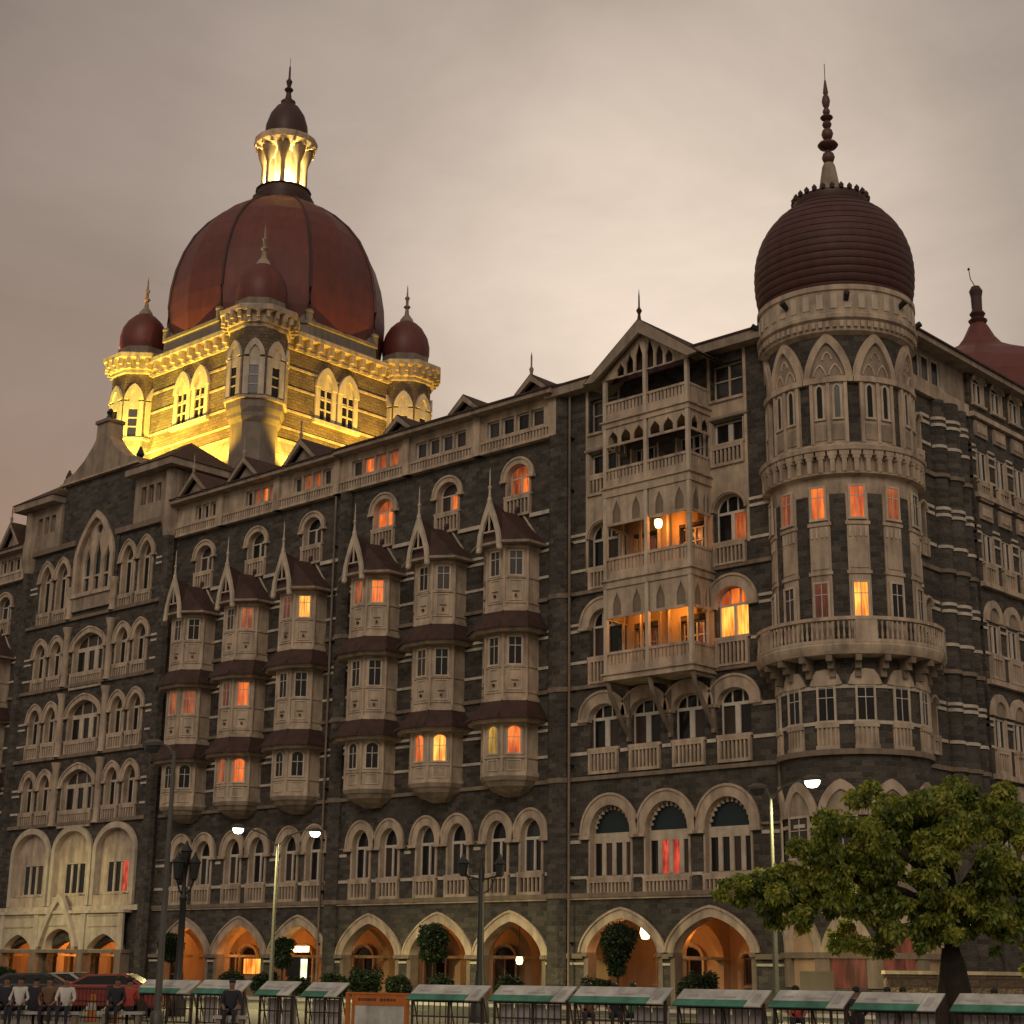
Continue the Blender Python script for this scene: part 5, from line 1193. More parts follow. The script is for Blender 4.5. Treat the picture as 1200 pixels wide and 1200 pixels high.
# ================================================================== street furniture
def street_lamp(loc, H, arms, label, head_lit, az):
    t = thing('street_lamp', label, 'street lamp', (loc[0], loc[1], 0), az, 'tall grey street lamps')
    mb = MB(); mb.tube([(0, 0, 0), (0, 0, .6), (0, 0, 4), (0, 0, H)], [.16, .11, .085, .06], 'pole_grey', 12); mb.lathe([(.2, 0), (.2, .35), (.12, .45)], 'pole_grey', 12)
    put(mb.mesh('pole', True), 'pole', t)
    for (L, dz), lit in zip(arms, head_lit):
        mb = MB(); mb.tube([(0, 0, H - .15), (L * .35, 0, H + dz * .6), (L * .8, 0, H + dz), (L, 0, H + dz)], .035, 'pole_grey', 8); put(mb.mesh('arm', True), 'arm', t)
        mb = MB(); s_ = 1 if L > 0 else -1
        mb.lathe([(0, .0), (.2, .0), (.22, .1), (.1, .2), (0, .22)], 'pole_grey', 12)
        mb.v = [(x * 1.9, y * .9, z) for x, y, z in mb.v]
        h = put(mb.mesh('lamp_head', True), 'lamp_head', t, (L + s_ * .2, 0, H + dz - .05))
        lm_ = MB(); lm_.lathe([(0, -.24), (.12, -.21), (.19, -.1), (.2, .0), (0, .01)], 'lamp_white' if lit else 'glass_grey', 12); lm_.v = [(x * 1.5, y * .8, z) for x, y, z in lm_.v]
        put(lm_.mesh('lamp_glass', True), 'lamp_glass', h, (0, 0, -.01))
        if lit:
            p = Matrix.Rotation(az, 4, 'Z') @ Vector((L + s_ * .2, 0, 0)); lamp('SPOT', (loc[0] + p.x, loc[1] + p.y, H + dz - .32), lit, (1.0, .86, .36), .12, (loc[0] + p.x, loc[1] + p.y + .001, 0), 172, .4)
    return t
street_lamp((-61.99, -14.94), 7.35, [(2.1, .75), (-2.2, .6)], 'tall thin street lamp with two lit heads, between the black lamp posts', (4600, 4600), PI / 2)
street_lamp((-33.09, -16.47), 7.75, [(1.55, .45), (-.35, .3)], 'tall street lamp with one lit head, left of the leafy tree', (4600, 0), 0)
street_lamp((-41.03, -36.35), 7.9, [(-.7, .25)], 'tall grey street lamp, unlit, leftmost of the street lamps', (0,), 0.2)

def black_post_cluster(loc):
    t = thing('lamp_post', 'black ornate lamp post topped by a dense cluster of unlit lanterns, on the left', 'lamp post', (loc[0], loc[1], 0), .6, 'black ornate lamp posts')
    mb = MB(); mb.lathe([(.32, 0), (.3, .5), (.2, .7), (.16, 1.4), (.13, 1.5), (.11, 3.9), (.16, 4.0), (.1, 4.1), (.09, 4.4)], 'iron_black', 16); put(mb.mesh('post', True), 'post', t)
    for i in range(3):
        a = 2 * PI * i / 3; dx, dy = math.cos(a), math.sin(a)
        mb = MB(); mb.tube([(0, 0, 4.1), (dx * .2, dy * .2, 4.25), (dx * .34, dy * .34, 4.6)], .035, 'iron_black', 6)
        mb.lathe([(.05, 4.6), (.13, 4.68), (.2, 5.2), (.24, 5.24), (.1, 5.42), (.03, 5.6), (0, 5.62)], 'iron_black', 6, dx * .34, dy * .34); put(mb.mesh('lantern'), 'lantern', t)
    mb = MB(); mb.lathe([(.06, 4.4), (.06, 5.1), (.14, 5.18), (.2, 5.6), (.24, 5.64), (.1, 5.84), (.03, 6.0), (0, 6.02)], 'iron_black', 6); put(mb.mesh('lantern'), 'lantern', t)
black_post_cluster((-49.09, -29.73))
t = thing('lamp_post', 'black lamp post with two hanging lanterns on short arms, in front of the middle arches', 'lamp post', (-39.17, -24.85, 0), .75, 'black ornate lamp posts')
mb = MB(); mb.lathe([(.34, 0), (.3, .6), (.2, .8), (.15, 1.6), (.12, 1.7), (.10, 4.9), (.04, 5.1), (.03, 5.35), (0, 5.4)], 'iron_black', 16); put(mb.mesh('post', True), 'post', t)
mb = MB(); mb.tube([(-.62, 0, 4.75), (0, 0, 4.6), (.62, 0, 4.75)], .035, 'iron_black', 6); mb.tube([(-.55, 0, 4.9), (-.3, 0, 4.3), (0, 0, 4.1)], .025, 'iron_black', 6); mb.tube([(.55, 0, 4.9), (.3, 0, 4.3), (0, 0, 4.1)], .025, 'iron_black', 6); put(mb.mesh('cross_arm'), 'cross_arm', t)
for s_ in (-1, 1):
    mb = MB(); mb.lathe([(.03, 4.7), (.12, 4.74), (.17, 5.1), (.22, 5.14), (.1, 5.3), (.03, 5.45), (0, 5.46)], 'iron_black', 6, s_ * .62, 0); put(mb.mesh('lantern'), 'lantern', t)

# barricade line
BA, BB = Vector((-41.5, -35.6, 0)), Vector((-16.5, -31.3, 0))
bdir = (BB - BA).normalized(); baz = math.atan2(bdir.y, bdir.x)
def bpos(s_): return BA + bdir * s_
def barricade(s0, s1, label, sw=.42):
    L = s1 - s0; p = bpos(s0)
    t = thing('barricade', label, 'barricade', (p.x, p.y + rnd.uniform(-.1, .1), rnd.uniform(-.02, .01)), baz + R(rnd.uniform(-1.6, 1.6)), 'barricades with slanted signboard tops in a row')
    mb = MB(); x0 = .0; k_ = sw
    # slanted top board (skewed end), leaning back
    def quad(a, b_, c_, d_, mat, mb=mb, th=.025):
        mb.add([a, b_, c_, d_] + [(q[0], q[1] + th, q[2] - th) for q in (a, b_, c_, d_)], [(0, 1, 2, 3), (7, 6, 5, 4), (0, 4, 5, 1), (1, 5, 6, 2), (2, 6, 7, 3), (3, 7, 4, 0)], mat)
    def P(u, v): return (u + .12 * v, -.30 + .45 * v, .93 + .37 * v)
    g = L - k_ - .1
    quad(P(0, .38), P(g, .38), P(g, 1), P(0, 1), 'panel_white'); quad(P(0, 0), P(g, 0), P(g, .375), P(0, .375), 'panel_green'); quad(P(g + .01, 0), P(L - .1, 0), P(L - .1, 1), P(g + .01, 1), 'panel_white')
    for u0, v0, du, dv, mt in ((g + .1, .25, .16, .5, 'panel_grey'), (g * .55, .5, .5, .08, 'panel_grey'), (g * .12, .55, .3, .1, 'panel_grey')):
        q = [P(u0, v0), P(u0 + du, v0), P(u0 + du, v0 + dv), P(u0, v0 + dv)]; mb.add([(x, y - .004, z + .004) for x, y, z in q], [(0, 1, 2, 3)], mt)
    put(mb.mesh('signboard_top'), 'signboard_top', t)
    fr_ = MB()
    for x in (.03, L / 2, L - .13): fr_.box(x - .025, x + .025, -.03, .02, 0, .98, 'rust_iron'); fr_.tube([(x, .35, .02), (x, .02, 1.0)], .02, 'rust_iron', 5)
    for z in (.12, .5, .88): fr_.box(.03, L - .13, -.05, -.03, z - .02, z + .02, 'rust_iron')
    n = int(L / .17)
    for i in range(n):
        x = .05 + (L - .2) * i / max(1, n - 1); fr_.box(x - .011, x + .011, -.075, -.052, .12, .88, 'rust_iron')
    put(fr_.mesh('railing'), 'railing', t)
    return t
def s_of(p): return (Vector((p[0], p[1], 0)) - BA).dot(bdir)
segs = [((-42.74, -35.81), (-40.5, -35.41), 'far left, just past the parked cars'), ((-40.35, -35.41), (-38.5, -35.04), 'second from the left, half hidden by people'), ((-38.0, -35.04), (-36.7, -34.75), 'short one behind the base of the thin street lamp'),
        ((-36.45, -34.75), (-35.1, -34.49), 'short one just left of the orange board'), ((-32.78, -34.1), (-30.45, -33.68), 'just right of the orange board'), ((-30.29, -33.67), (-27.98, -33.27), 'in front of the lamp-lit middle arch'),
        ((-27.89, -33.26), (-25.25, -32.8), 'below the arch with the clipped tree'), ((-25.02, -32.76), (-22.65, -32.35), 'below the left edge of the tree crown'), ((-22.55, -32.35), (-20.65, -32.01), 'in front of the cream board'),
        ((-20.6, -32.0), (-18.6, -31.66), 'just left of the tree trunk'), ((-18.35, -31.62), (-15.9, -31.2), 'rightmost, right of the tree trunk')]
for a, b_, d_ in segs: barricade(s_of(a), s_of(b_), 'green-striped white slanted barricade, ' + d_)
# banners behind some railings
for i, (a, b_) in enumerate(((-40.3, -38.6), (-37.9, -36.8), (-36.3, -35.3), (-30.2, -28.3), (-26.3, -25.3), (-24.6, -22.8), (-20.2, -18.8), (-18.2, -16.2))):
    s0 = (a + 41.5) / bdir.x; s1 = (b_ + 41.5) / bdir.x; p = bpos(s0)
    mb = MB(); n = max(2, int((s1 - s0) / .45)); w = (s1 - s0) / n
    for j in range(n): mb.box(j * w + .02, (j + 1) * w - .03, .12, .14, .15, .84, 'panel_grey')
    put(mb.mesh('grey_hoarding'), 'grey_hoarding', None, (p.x, p.y, 0), baz, ('pale grey panel hoarding standing behind the railing ' + ('at the left', 'below the thin street lamp', 'left of the orange board', 'right of the orange board', 'under the arch with the clipped tree', 'below the tree edge', 'left of the trunk', 'right of the trunk')[i]), None, 'grey hoardings behind the barricades', 'hoarding')
# orange board
s0 = s_of((-35.0, -34.5)); s1 = s_of((-32.95, -34.12)); p = bpos(s0); L = s1 - s0
t = thing('signboard', 'orange framed notice board with white panel standing in the barricade row', 'signboard', (p.x, p.y, 0), baz)
mb = MB(); mb.box(0, .1, -.05, .05, 0, 1.0, 'orange_paint'); mb.box(.22, .28, -.05, .05, 0, 1.0, 'orange_paint'); mb.box(L - .1, L, -.05, .05, 0, 1.0, 'orange_paint'); mb.box(.28, L - .1, -.04, .03, .72, 1.0, 'orange_paint'); mb.box(0, L, -.06, .06, 1.0, 1.05, 'orange_paint')
put(mb.mesh('frame'), 'frame', t)
mb = MB(); mb.box(.30, L - .12, -.02, .02, .15, .72, 'panel_white'); put(mb.mesh('panel'), 'panel', t)
mb = MB(); x = .42
for k_, w in enumerate((.09, .05, .08, .12, .06, .08, .0, .1, .07, .11, .06, .08)):
    if w: mb.box(x, x + w, -.045, -.041, .83, .90, 'ink')
    x += w + .025 if w else .12
put(mb.mesh('lettering'), 'lettering', t)
# cream board by the tower
t = thing('notice_board', 'blank cream board standing before the round tower', 'notice board', (-28.31, -21.43, 0), .75)
mb = MB(); mb.box(-.52, .52, -.03, .03, .9, 1.75, 'board_cream'); put(mb.mesh('board'), 'board', t)
mb = MB(); mb.box(-.45, -.39, .03, .08, 0, 1.7, 'rust_iron'); mb.box(.39, .45, .03, .08, 0, 1.7, 'rust_iron'); put(mb.mesh('leg'), 'leg', t)
# low stone wall round the garden at the tower foot
mb = MB(); mb.box(0, 10, -.2, .2, 0, 1.7, 'drum_stone'); mb.box(-.05, 10.05, -.26, .26, 1.7, 1.82, 'cream'); mb.box(6.6, 7.4, -.35, .35, 0, 1.95, 'cream')
put(mb.mesh('garden_wall'), 'garden_wall', None, (-30.3, -14.0, 0), .75, 'low brown stone wall with pale coping behind the tree trunk', None, None, 'wall')

# ================================================================== plants
def leaves(mb, c, rad, n, size, mat, droop=.5, rr=rnd, surf=.5):
    for _ in range(n):
        while True:
            v = Vector((rr.uniform(-1, 1), rr.uniform(-1, 1), rr.uniform(-1, 1)))
            if v.length <= 1: break
        v = v.normalized() * (v.length ** surf)
        p = Vector(c) + Vector((v.x * rad[0], v.y * rad[1], v.z * rad[2]))
        d = Vector((rr.uniform(-1, 1), rr.uniform(-1, 1), rr.uniform(-1, 1) - droop)).normalized()
        s_ = size * rr.uniform(.5, 1.45); u = d.cross(Vector((rr.uniform(-1, 1), rr.uniform(-1, 1), rr.uniform(-1, 1)))).normalized() * s_ * .28
        a = p; m_ = p + d * s_ * .5; e_ = p + d * s_ + Vector((0, 0, -.12 * s_))
        mb.add([tuple(a), tuple(m_ + u), tuple(e_), tuple(m_ - u)], [(0, 1, 2, 3)], mat)
TP = Vector((-23.22, -22.4, 0))
rt = Vector((.737, .653, 0)).normalized(); fw = Vector((-.653, .708, 0)).normalized()
def tp(u, d, z): return TP + rt * u + fw * d + Vector((0, 0, z))
tree = thing('street_tree', 'large leafy green tree with dark trunk spreading before the round tower', 'tree', tuple(TP))
tm = MB()
def tubeT(mb, pts, rad): mb.tube([tuple(p - TP) for p in pts], rad, 'bark', 10)
tubeT(tm, [tp(.25, 0, -.1), tp(.15, 0, .9), tp(0, 0, 2.0), tp(.0, .1, 3.0), tp(.1, .1, 3.7)], [.50, .36, .33, .32, .30])
tubeT(tm, [tp(-.35, .1, -.1), tp(-.3, .1, 1.0), tp(-.1, .1, 2.4)], [.24, .2, .16])
limb = [[(.0, 0, 3.2), (-1.2, .2, 3.9), (-2.8, .5, 4.4), (-4.6, .4, 4.5), (-5.8, .2, 4.3)], [(.05, 0, 3.3), (-.9, -.6, 4.6), (-1.7, -.8, 5.2), (-2.3, -.9, 5.5)], [(.1, 0, 3.6), (.1, .4, 4.8), (-.2, .6, 5.8), (-.2, .6, 6.3)],
        [(.1, 0, 3.3), (1.2, -.3, 3.9), (2.6, -.5, 4.2), (4.2, -.4, 4.4)], [(.1, .1, 3.5), (1.2, .6, 4.9), (2.2, .9, 5.8), (2.6, 1.0, 6.3)], [(0, 0, 3.2), (-.6, 1.2, 4.2), (-1.6, 2.4, 5.0)], [(.1, 0, 3.4), (.6, -1.4, 4.4), (.9, -2.4, 5.2)], [(.0, 0, 2.9), (-1.0, -.4, 3.0), (-2.3, -.5, 2.9)]]
for l_ in limb: tubeT(tm, [tp(*q) for q in l_], [.2 - .15 * i / (len(l_) - 1) for i in range(len(l_))])
put(tm.mesh('trunk', True), 'trunk', tree)
cm = MB(); r2 = random.Random(11)
clumps = [(-6.1, .1, 4.0, .45), (-5.4, 0, 4.0, .75), (-4.7, .3, 4.2, .9), (-5.2, 0, 3.5, .5), (-4.0, .3, 4.1, 1.0), (-4.5, -.4, 4.7, .9), (-3.4, -.6, 5.1, 1.1), (-2.6, .4, 5.0, 1.1), (-2.5, -1, 5.8, 1.0), (-1.6, -.4, 6.3, 1.1), (-1.4, .8, 5.9, 1.1), (-.4, .6, 6.3, 1.0), (.5, -.3, 6.2, 1.1), (1.0, 1, 6.3, 1.1), (1.9, .3, 6.3, 1.1), (2.7, .9, 6.3, 1.1), (3.4, .3, 6.0, 1.2),
          (2.4, -.8, 5.4, 1.2), (3.6, -.4, 4.8, 1.1), (.9, -1.8, 5.4, 1.1), (-.5, -1.4, 4.9, 1.0), (-1.7, -1, 4.3, .9), (-3.1, -.4, 3.7, .8), (-2.4, -.5, 3.2, .8), (-3.8, 0, 3.3, .6), (-1.4, -.4, 3.3, .7), (-2.9, .2, 2.7, .5), (-1.9, 0, 2.5, .5), (4.6, 0, 5.5, 1.2), (4.4, -.4, 4.1, 1.0), (2.2, -.9, 3.9, .8), (3.2, -.3, 3.2, .7), (4.4, .3, 2.9, .8),
          (2.0, -.5, 3.0, .6), (3.6, .2, 3.6, .9), (5.2, 0, 3.6, 1.0), (5.6, 0, 2.7, .7), (3.0, .6, 2.4, .5), (6.2, 0, 5.6, 1.2), (5.8, .4, 6.2, 1.2), (6, 0, 4.6, 1.2), (.3, 1.8, 5.6, 1.2), (-1.6, 2.4, 5.0, 1.1), (-.8, .2, 5.8, 1.0), (.4, -.9, 5.7, 1.0), (4.4, .2, 6.3, 1.1), (1.0, -1.2, 4.5, .9), (.2, -1.0, 4.0, .8), (1.4, -.9, 3.5, .8), (-.6, -.8, 3.5, .7), (2.8, -.8, 4.4, 1.0), (3.4, -.6, 2.6, .7), (.9, -.7, 3.3, .6), (-.2, -.9, 3.2, .6), (.3, -1.1, 3.7, .7), (1.9, -1.0, 4.6, .9), (4.6, -.3, 3.4, .9), (1.6, -.6, 2.7, .5), (-.9, -.6, 2.7, .6), (-4.6, .1, 3.5, .7), (2.6, .4, 1.9, .4), (5.0, -.2, 2.2, .6), (.6, 1.0, 3.4, .8)]
for u, d, z, r_ in clumps:
    c_ = tp(u, d, z) - TP
    for j in range(7):
        o = Vector((r2.gauss(0, .55), r2.gauss(0, .5), r2.gauss(0, .36))) * r_; rs = r_ * r2.uniform(.22, .5)
        leaves(cm, c_ + o, (rs, rs, rs * .8), int(330 * r_), .15, 'leaf', .7, r2, .7)
me_ = bpy.data.meshes.new('crown'); me_.from_pydata(cm.v, [], cm.f); me_.materials.append(MAT['leaf']); put(me_, 'crown', tree)
def topiary(X, Y, H, r, tiers, label, kind='topiary_tree'):
    t = thing(kind, label, 'clipped tree', (X, Y, .14), 0, 'clipped trees before the arcade')
    mb = MB(); mb.lathe([(.28, 0), (.36, .5), (.38, .55), (0, .52)], 'cornice_stone', 12); put(mb.mesh('pot'), 'pot', t)
    mb = MB(); mb.tube([(0, 0, .4), (.03, 0, H)], [.06, .045], 'bark', 6); put(mb.mesh('trunk'), 'trunk', t)
    mb = MB()
    for z, q in tiers:
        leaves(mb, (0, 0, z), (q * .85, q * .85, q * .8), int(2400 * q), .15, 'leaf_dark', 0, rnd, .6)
        for _ in range(9): a_ = rnd.uniform(0, 6.3); b2 = rnd.uniform(-.7, .9); leaves(mb, (q * .75 * math.cos(a_) * math.cos(b2), q * .75 * math.sin(a_) * math.cos(b2), z + q * .7 * math.sin(b2)), (q * .33,) * 3, int(230 * q), .14, 'leaf_dark', 0, rnd, .6)
    me = bpy.data.meshes.new('crown'); me.from_pydata(mb.v, [], mb.f); me.materials.append(MAT['leaf_dark']); put(me, 'crown', t)
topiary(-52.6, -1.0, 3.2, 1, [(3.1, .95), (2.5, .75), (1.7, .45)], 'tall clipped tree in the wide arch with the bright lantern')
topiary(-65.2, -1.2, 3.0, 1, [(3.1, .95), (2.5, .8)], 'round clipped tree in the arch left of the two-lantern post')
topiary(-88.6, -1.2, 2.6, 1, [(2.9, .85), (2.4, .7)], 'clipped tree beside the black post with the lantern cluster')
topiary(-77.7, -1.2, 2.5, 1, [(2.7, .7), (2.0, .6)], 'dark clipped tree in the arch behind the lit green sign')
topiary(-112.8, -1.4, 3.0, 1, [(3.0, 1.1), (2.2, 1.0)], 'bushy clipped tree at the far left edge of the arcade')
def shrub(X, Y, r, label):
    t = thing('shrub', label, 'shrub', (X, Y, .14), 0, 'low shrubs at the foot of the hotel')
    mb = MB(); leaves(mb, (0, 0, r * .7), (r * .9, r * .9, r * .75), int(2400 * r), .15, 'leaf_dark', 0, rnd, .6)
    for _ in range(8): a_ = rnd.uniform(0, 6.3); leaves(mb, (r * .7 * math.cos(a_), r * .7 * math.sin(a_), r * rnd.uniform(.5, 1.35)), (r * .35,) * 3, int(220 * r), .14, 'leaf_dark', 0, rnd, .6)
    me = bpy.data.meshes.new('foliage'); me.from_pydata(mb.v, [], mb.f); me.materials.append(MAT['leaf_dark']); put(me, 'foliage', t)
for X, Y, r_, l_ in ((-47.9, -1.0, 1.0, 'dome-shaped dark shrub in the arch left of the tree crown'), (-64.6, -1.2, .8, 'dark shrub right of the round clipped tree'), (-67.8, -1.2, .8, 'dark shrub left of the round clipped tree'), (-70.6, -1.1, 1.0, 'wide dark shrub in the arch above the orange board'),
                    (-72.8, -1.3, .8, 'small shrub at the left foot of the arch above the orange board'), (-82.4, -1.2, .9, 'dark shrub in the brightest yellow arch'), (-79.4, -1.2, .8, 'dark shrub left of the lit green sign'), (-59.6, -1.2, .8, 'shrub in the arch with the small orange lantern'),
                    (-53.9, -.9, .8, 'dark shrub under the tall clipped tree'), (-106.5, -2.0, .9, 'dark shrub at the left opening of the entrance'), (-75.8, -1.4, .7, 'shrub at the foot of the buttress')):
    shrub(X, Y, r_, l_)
# lit sign boards inside arches
t = thing('lit_sign', 'small glowing yellow and green sign behind the thin street lamp', 'sign', (-77.6, .2, .3), 0)
mb = MB(); mb.box(-.15, .55, 0, .08, .2, 1.9, 'sign_lit'); put(mb.mesh('panel'), 'panel', t)
mb = MB(); mb.box(-1.2, -.1, -.05, .05, .2, 2.0, 'iron_black'); mb.box(.55, .62, -.05, .05, 0, 2.0, 'iron_black'); put(mb.mesh('frame'), 'frame', t)
t = thing('lit_box_sign', 'glowing white box sign under the arch by the thin street lamp', 'sign', (-78.1, .3, 2.6), 0)
mb = MB(); mb.box(-.75, .75, 0, .2, 0, .34, 'lamp_warm'); put(mb.mesh('panel'), 'panel', t); mb = MB(); mb.box(-.78, .78, .2, .24, -.03, 2.2, 'iron_black') if False else mb.box(-.78, .78, .2, .26, -.03, .37, 'iron_black'); put(mb.mesh('frame'), 'frame', t)
t = thing('lit_counter', 'warm glowing yellow panel in the arch left of the thin street lamp', 'lit panel', (-83.6, 1.5, 1.3), 0)
mb = MB(); mb.box(-1.1, 1.1, 0, .15, 0, .9, 'lit_bright'); put(mb.mesh('panel'), 'panel', t); mb = MB(); mb.box(-1.15, 1.15, .15, .22, -1.15, .95, 'cornice_stone'); put(mb.mesh('frame'), 'frame', t)

# ================================================================== cars
def car(loc, rz, paint, label):
    t = thing('parked_car', label, 'car', loc, rz, 'cars parked behind the barricades')
    pr_ = [(-2.05, .35), (-2.1, .75), (-1.95, .95), (-1.15, 1.03), (-.55, 1.38), (.75, 1.42), (1.45, 1.05), (2.0, .98), (2.1, .7), (2.08, .35)]
    mb = MB(); n = len(pr_); sec = [(-.84, .0), (-.80, .0)]
    W = lambda z: .84 if z < 1.0 else .84 - (z - 1.0) * .45
    v = [(x, -W(z), z) for x, z in pr_] + [(x, W(z), z) for x, z in pr_]
    fs = [tuple(range(n)), tuple(range(2 * n - 1, n - 1, -1))] + [(i, i + n, (i + 1) % n + n, (i + 1) % n) for i in range(n)]
    mb.add(v, fs, paint); bmesh_o = mb.mesh('body'); b_ = put(bmesh_o, 'body', t)
    md = b_.modifiers.new('bevel', 'BEVEL'); md.width = .05; md.segments = 2
    mb = MB()
    for s_ in (-1, 1):
        q = [(-1.0, 1.05), (-.5, 1.32), (.7, 1.36), (1.28, 1.07)]
        mb.add([(x, s_ * (W(z) + .006), z) for x, z in q], [(0, 1, 2, 3)], DK)
    mb.add([(-1.12, -.72, 1.06), (-.6, -.62, 1.36), (-.6, .62, 1.36), (-1.12, .72, 1.06)], [(0, 1, 2, 3)], DK); mb.add([(1.42, -.72, 1.09), (.85, -.62, 1.4), (.85, .62, 1.4), (1.42, .72, 1.09)], [(0, 1, 2, 3)], DK)
    put(mb.mesh('window'), 'window', t)
    for x in (-1.3, 1.3):
        for s_ in (-1, 1):
            mb = MB(); mb.M = Matrix.Translation((x, s_ * .78, .32)) @ Matrix.Rotation(PI / 2, 4, 'X'); mb.lathe([(0, -.1), (.25, -.1), (.32, -.07), (.32, .07), (.25, .1), (0, .1)], 'tyre', 20); put(mb.mesh('wheel'), 'wheel', t)
    mb = MB()
    for s_ in (-.62, .62): mb.box(-2.12, -2.05, s_ - .12, s_ + .12, .78, .9, 'tail_glass')
    put(mb.mesh('tail_light'), 'tail_light', t)
def atpx(px, depth):
    v = Vector(((px - 600) / 1930, -(1160 - 600) / 1930, -1)); r_ = Matrix(MW) @ v
    return Vector((0, -66, 1.65)) + r_ * depth
c1 = atpx(125, 56); car((c1.x, c1.y, 0), .72, 'car_red', 'dark red saloon car before the cream entrance front')
c2 = atpx(28, 56); car((c2.x, c2.y, 0), .9, 'car_dark', 'black car at the far left edge beside the red one')
c3 = atpx(70, 64); car((c3.x, c3.y, 0), .5, 'car_silver', 'silver car half hidden behind the red car')

# ================================================================== people
def build_person(pose):
    J = {'pel': (0, 0, .95), 'spi': (0, 0, 1.18), 'che': (0, 0, 1.38), 'nek': (0, -.0, 1.50), 'hd1': (0, -.02, 1.60), 'hd2': (0, -.01, 1.70),
         'shl': (-.19, 0, 1.43), 'ell': (-.26, .02, 1.15), 'wrl': (-.24, -.12, .93), 'shr': (.19, 0, 1.43), 'elr': (.26, .02, 1.15), 'wrr': (.24, -.12, .93),
         'hil': (-.1, 0, .9), 'knl': (-.11, -.02, .5), 'anl': (-.12, .03, .09), 'tol': (-.13, -.14, .04), 'hir': (.1, 0, .9), 'knr': (.12, -.02, .5), 'anr': (.13, .03, .09), 'tor': (.14, -.14, .04)}
    if pose == 1: J['elr'] = (.3, -.1, 1.2); J['wrr'] = (.18, -.28, 1.38)
    if pose >= 2:
        for k_ in list(J):
            x, y, z = J[k_]
            if k_[:2] not in ('hi', 'kn', 'an', 'to'): J[k_] = (x, y, z - .42)
        for s2, x in (('l', -.12), ('r', .13)):
            J['hi' + s2] = (x * .85, -.02, .52); J['kn' + s2] = (x, -.44, .50); J['an' + s2] = (x, -.40, .1); J['to' + s2] = (x * 1.1, -.57, .04)
        J['ell'] = (-.26, -.06, .76); J['wrl'] = (-.16, -.3, .62); J['elr'] = (.26, -.06, .76); J['wrr'] = (.17, -.3, .62)
    rad = {'pel': .14, 'spi': .13, 'che': .16, 'nek': .055, 'hd1': .085, 'hd2': .09, 'shl': .075, 'ell': .045, 'wrl': .033, 'shr': .075, 'elr': .045, 'wrr': .033, 'hil': .1, 'knl': .062, 'anl': .042, 'tol': .035, 'hir': .1, 'knr': .062, 'anr': .042, 'tor': .035}
    E_ = [('pel', 'spi'), ('spi', 'che'), ('che', 'nek'), ('nek', 'hd1'), ('hd1', 'hd2'), ('che', 'shl'), ('shl', 'ell'), ('ell', 'wrl'), ('che', 'shr'), ('shr', 'elr'), ('elr', 'wrr'), ('pel', 'hil'), ('hil', 'knl'), ('knl', 'anl'), ('anl', 'tol'), ('pel', 'hir'), ('hir', 'knr'), ('knr', 'anr'), ('anr', 'tor')]
    ks = list(J); vs = [J[k_] for k_ in ks]; es = [(ks.index(a), ks.index(b_)) for a, b_ in E_]; rs = [rad[k_] for k_ in ks]
    for side, sg in (('wrl', -1), ('wrr', 1)):   # hand: palm, four fingers and a thumb
        w = Vector(J[side]); el = Vector(J['ell' if sg < 0 else 'elr']); d = (w - el).normalized(); sidev = Vector((0, 1, 0)).cross(d).normalized(); sv = d.cross(sidev).normalized()
        i0 = ks.index(side); palm = w + d * .06; vs.append(tuple(palm)); rs.append(.03); es.append((i0, len(vs) - 1)); pi_ = len(vs) - 1
        for f in range(4):
            off = sv * (f - 1.5) * .02; a = palm + d * .035 + off; b2 = a + d * (.06, .07, .065, .05)[f] - sidev * .012
            vs.append(tuple(a)); rs.append(.010); es.append((pi_, len(vs) - 1)); vs.append(tuple(b2)); rs.append(.008); es.append((len(vs) - 2, len(vs) - 1))
        a = w + d * .03 + sv * .035; b2 = a + d * .04 + sv * .02; vs.append(tuple(a)); rs.append(.012); es.append((i0, len(vs) - 1)); vs.append(tuple(b2)); rs.append(.010); es.append((len(vs) - 2, len(vs) - 1))
    me = bpy.data.meshes.new('tmp'); me.from_pydata(vs, es, []); o = bpy.data.objects.new('tmp', me); COL.objects.link(o)
    md = o.modifiers.new('s', 'SKIN'); sub = o.modifiers.new('d', 'SUBSURF'); sub.levels = 2
    for i, v in enumerate(me.skin_vertices[0].data): v.radius = (rs[i], rs[i]); v.use_root = (i == 0)
    dg = bpy.context.evaluated_depsgraph_get(); ev_ = o.evaluated_get(dg); out = bpy.data.meshes.new_from_object(ev_)
    bpy.data.objects.remove(o)
    for p in out.polygons: p.use_smooth = True
    return out
bodies = [build_person(0), build_person(1), build_person(2)]
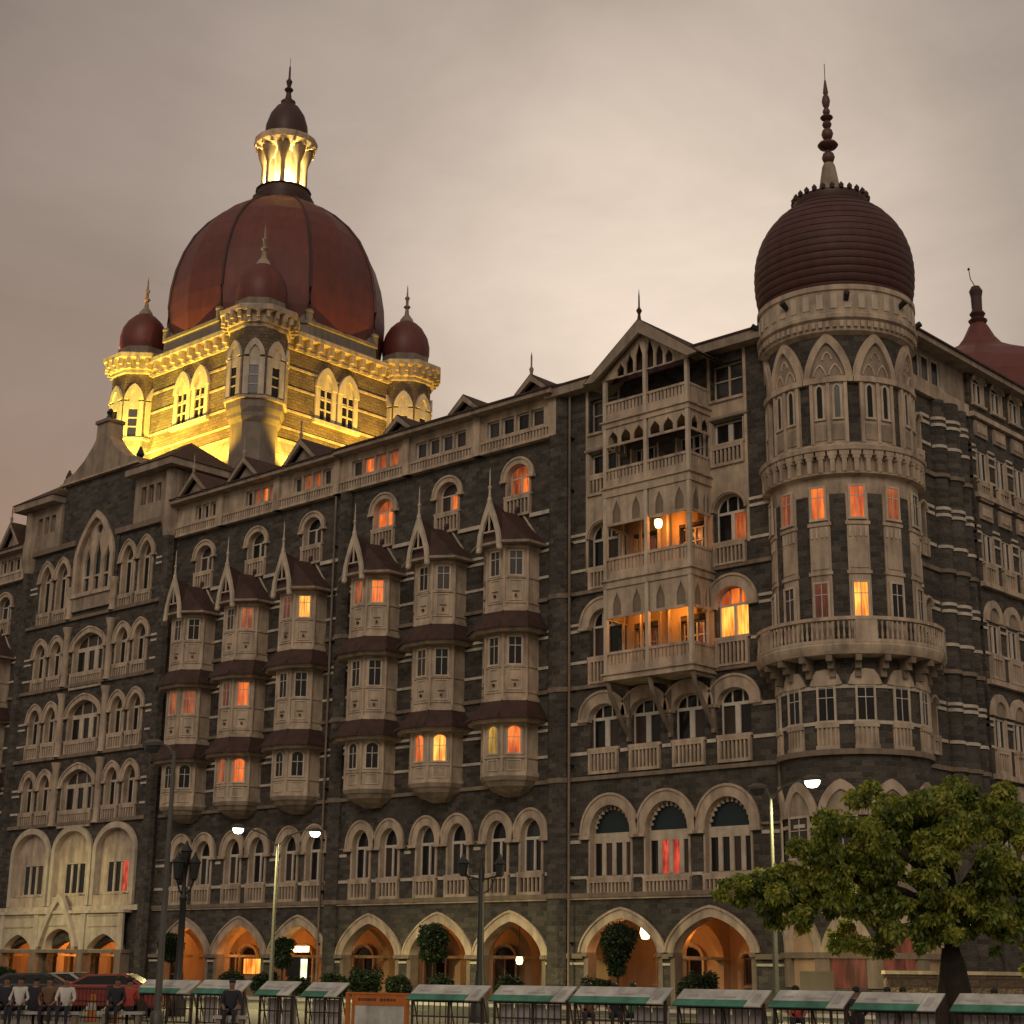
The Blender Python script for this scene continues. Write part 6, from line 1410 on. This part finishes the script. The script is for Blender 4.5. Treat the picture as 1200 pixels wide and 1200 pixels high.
def person(loc, rz, top, leg, label, pose=0, sc=1.0):
    me = bodies[pose].copy(); me.materials.clear()
    for n in ('skin', top, leg, 'tyre'): me.materials.append(MAT[n])
    for p in me.polygons:
        z = p.center.z; x = abs(p.center.x)
        arm = x > .2 and z < 1.25 and z > .7
        if pose == 2: p.material_index = 3 if z < .09 else 2 if z < .58 else 0 if (z > 1.055 and x < .09) or (p.center.y < -.2 and z < .72) else 1
        else: p.material_index = 3 if z < .09 else 2 if (z < .95 and not arm) else 0 if (z > 1.475 and x < .09) or (arm and z < 1.12) or (x > .13 and z > 1.2 and p.center.y < -.13) else 1
    o = put(me, 'person', None, loc, rz, label, None, 'people behind the barricades', 'person'); o.scale = (sc, sc, sc)
    hm = MB(); hm.lathe([(.080, 1.66), (.092, 1.70), (.090, 1.75), (.055, 1.79), (0, 1.80)], 'hair', 14, 0, .02); put(hm.mesh('hair', True), 'hair', o, (0, 0, -.42 if pose == 2 else 0))
    fm = MB(); fm.box(-.012, .012, -.115, -.09, 1.635, 1.67, 'skin'); fm.box(-.04, -.022, -.105, -.09, 1.672, 1.682, 'hair'); fm.box(.022, .04, -.105, -.09, 1.672, 1.682, 'hair'); fm.box(-.025, .025, -.1, -.085, 1.605, 1.612, 'cloth_red')
    put(fm.mesh('face'), 'face', o, (0, 0, -.42 if pose == 2 else 0))
GA = math.atan2(rt.y, rt.x)
rt2 = Vector((MW[0][0], MW[1][0], 0)).normalized(); GA = math.atan2(rt2.y, rt2.x)
ppl = [(46, 'at the far left', [(8, 'cloth_dark', 'seated person in black at the far left edge'), (24, 'cloth_white', 'seated person in white shirt, second from the left edge'), (42, 'cloth_dark', 'seated person in black between a white and a brown shirt'), (58, 'cloth_brown', 'seated person in brown shirt behind the dark iron fence'), (78, 'cloth_white', 'seated person in white shirt in front of the red car')]),
       (47, 'beside the leftmost barricade', [(138, 'cloth_dark', 'seated person in black beside the leftmost barricade'), (152, 'cloth_red', 'seated person in red shirt beside the leftmost barricade')]),
       (44, 'behind the second barricade', [(272, 'cloth_dark', 'seated person in black behind the second barricade from the left')]),
       (46, 'below the bright lantern arch', [(690, 'cloth_brown', 'seated person in brown behind the railing below the wide arches'), (720, 'cloth_dark', 'seated person in black behind the railing below the bright lantern'), (742, 'cloth_green', 'seated person in dark green behind the railing below the wide arches')]),
       (43, 'below the cream board', [(932, 'cloth_red', 'seated person in reddish shirt behind the barricade below the cream board')]),
       (42, 'left of the tree trunk', [(1003, 'cloth_dark', 'seated person in black behind the barricade left of the trunk'), (1040, 'cloth_blue', 'seated person in bright blue shirt behind the barricade'), (1058, 'cloth_red', 'seated person in red beside the bright blue shirt')]),
       (41, 'right of the tree trunk', [(1165, 'cloth_brown', 'seated person in brown behind the rightmost barricade')])]
for d, where, grp in ppl:
    ps = [atpx(q[0], d) for q in grp]; c_ = (ps[0] + ps[-1]) / 2; W2 = (ps[-1] - ps[0]).length / 2 + .45
    t = thing('stone_bench', 'low grey bench with people seated, ' + where, 'bench', (c_.x, c_.y, 0), GA, 'low benches behind the barricades')
    mb = MB(); mb.box(-W2, W2, -.2, .25, .34, .42, 'panel_grey'); put(mb.mesh('seat'), 'seat', t)
    for x in (-W2 + .15, W2 - .15): mb = MB(); mb.box(x - .06, x + .06, -.15, .2, 0, .34, 'cornice_stone'); put(mb.mesh('leg'), 'leg', t)
    for k_, (q, p) in enumerate(zip(grp, ps)):
        person((p.x, p.y, 0), GA + (0 if (k_ + int(d)) % 3 else PI) + rnd.uniform(-.15, .15), q[1], 'cloth_dark', q[2], 2, 1.0)
# dark iron fence in front at the left
t = thing('iron_fence', 'dark iron railing fence along the lower left edge', 'fence', (-49.5, -36.95, 0), baz)
mb = MB()
for z in (.15, .62, .98): mb.box(0, 6.7, -.02, .02, z - .02, z + .02, 'iron_black')
for i in range(42): mb.box(.16 * i - .01, .16 * i + .01, -.035, -.021, .02, 1.02, 'iron_black')
put(mb.mesh('bars'), 'bars', t)
for x in (1.0, 3.0, 5.6):
    mb = MB(); mb.box(x - .05, x + .05, -.08, .08, 0, 1.1, 'rust_iron'); put(mb.mesh('post'), 'post', t)
for x, l_ in ((4.2, 'left'), (5.2, 'right')):
    mb = MB(); mb.lathe([(.2, 0), (.2, .05), (.14, .06), (.1, .8), (0, .82)], 'orange_paint', 14); p = Vector((-49.5, -36.95, 0)) + bdir * x + Vector((.1, .5, 0))
    mb.lathe([(.125, .35), (.135, .35), (.12, .55), (.11, .55)], 'panel_white', 14)
    put(mb.mesh('traffic_cone'), 'traffic_cone', None, tuple(p), 0, 'orange traffic cone behind the dark fence, %s one of the pair' % l_, None, 'orange traffic cones', 'traffic cone')
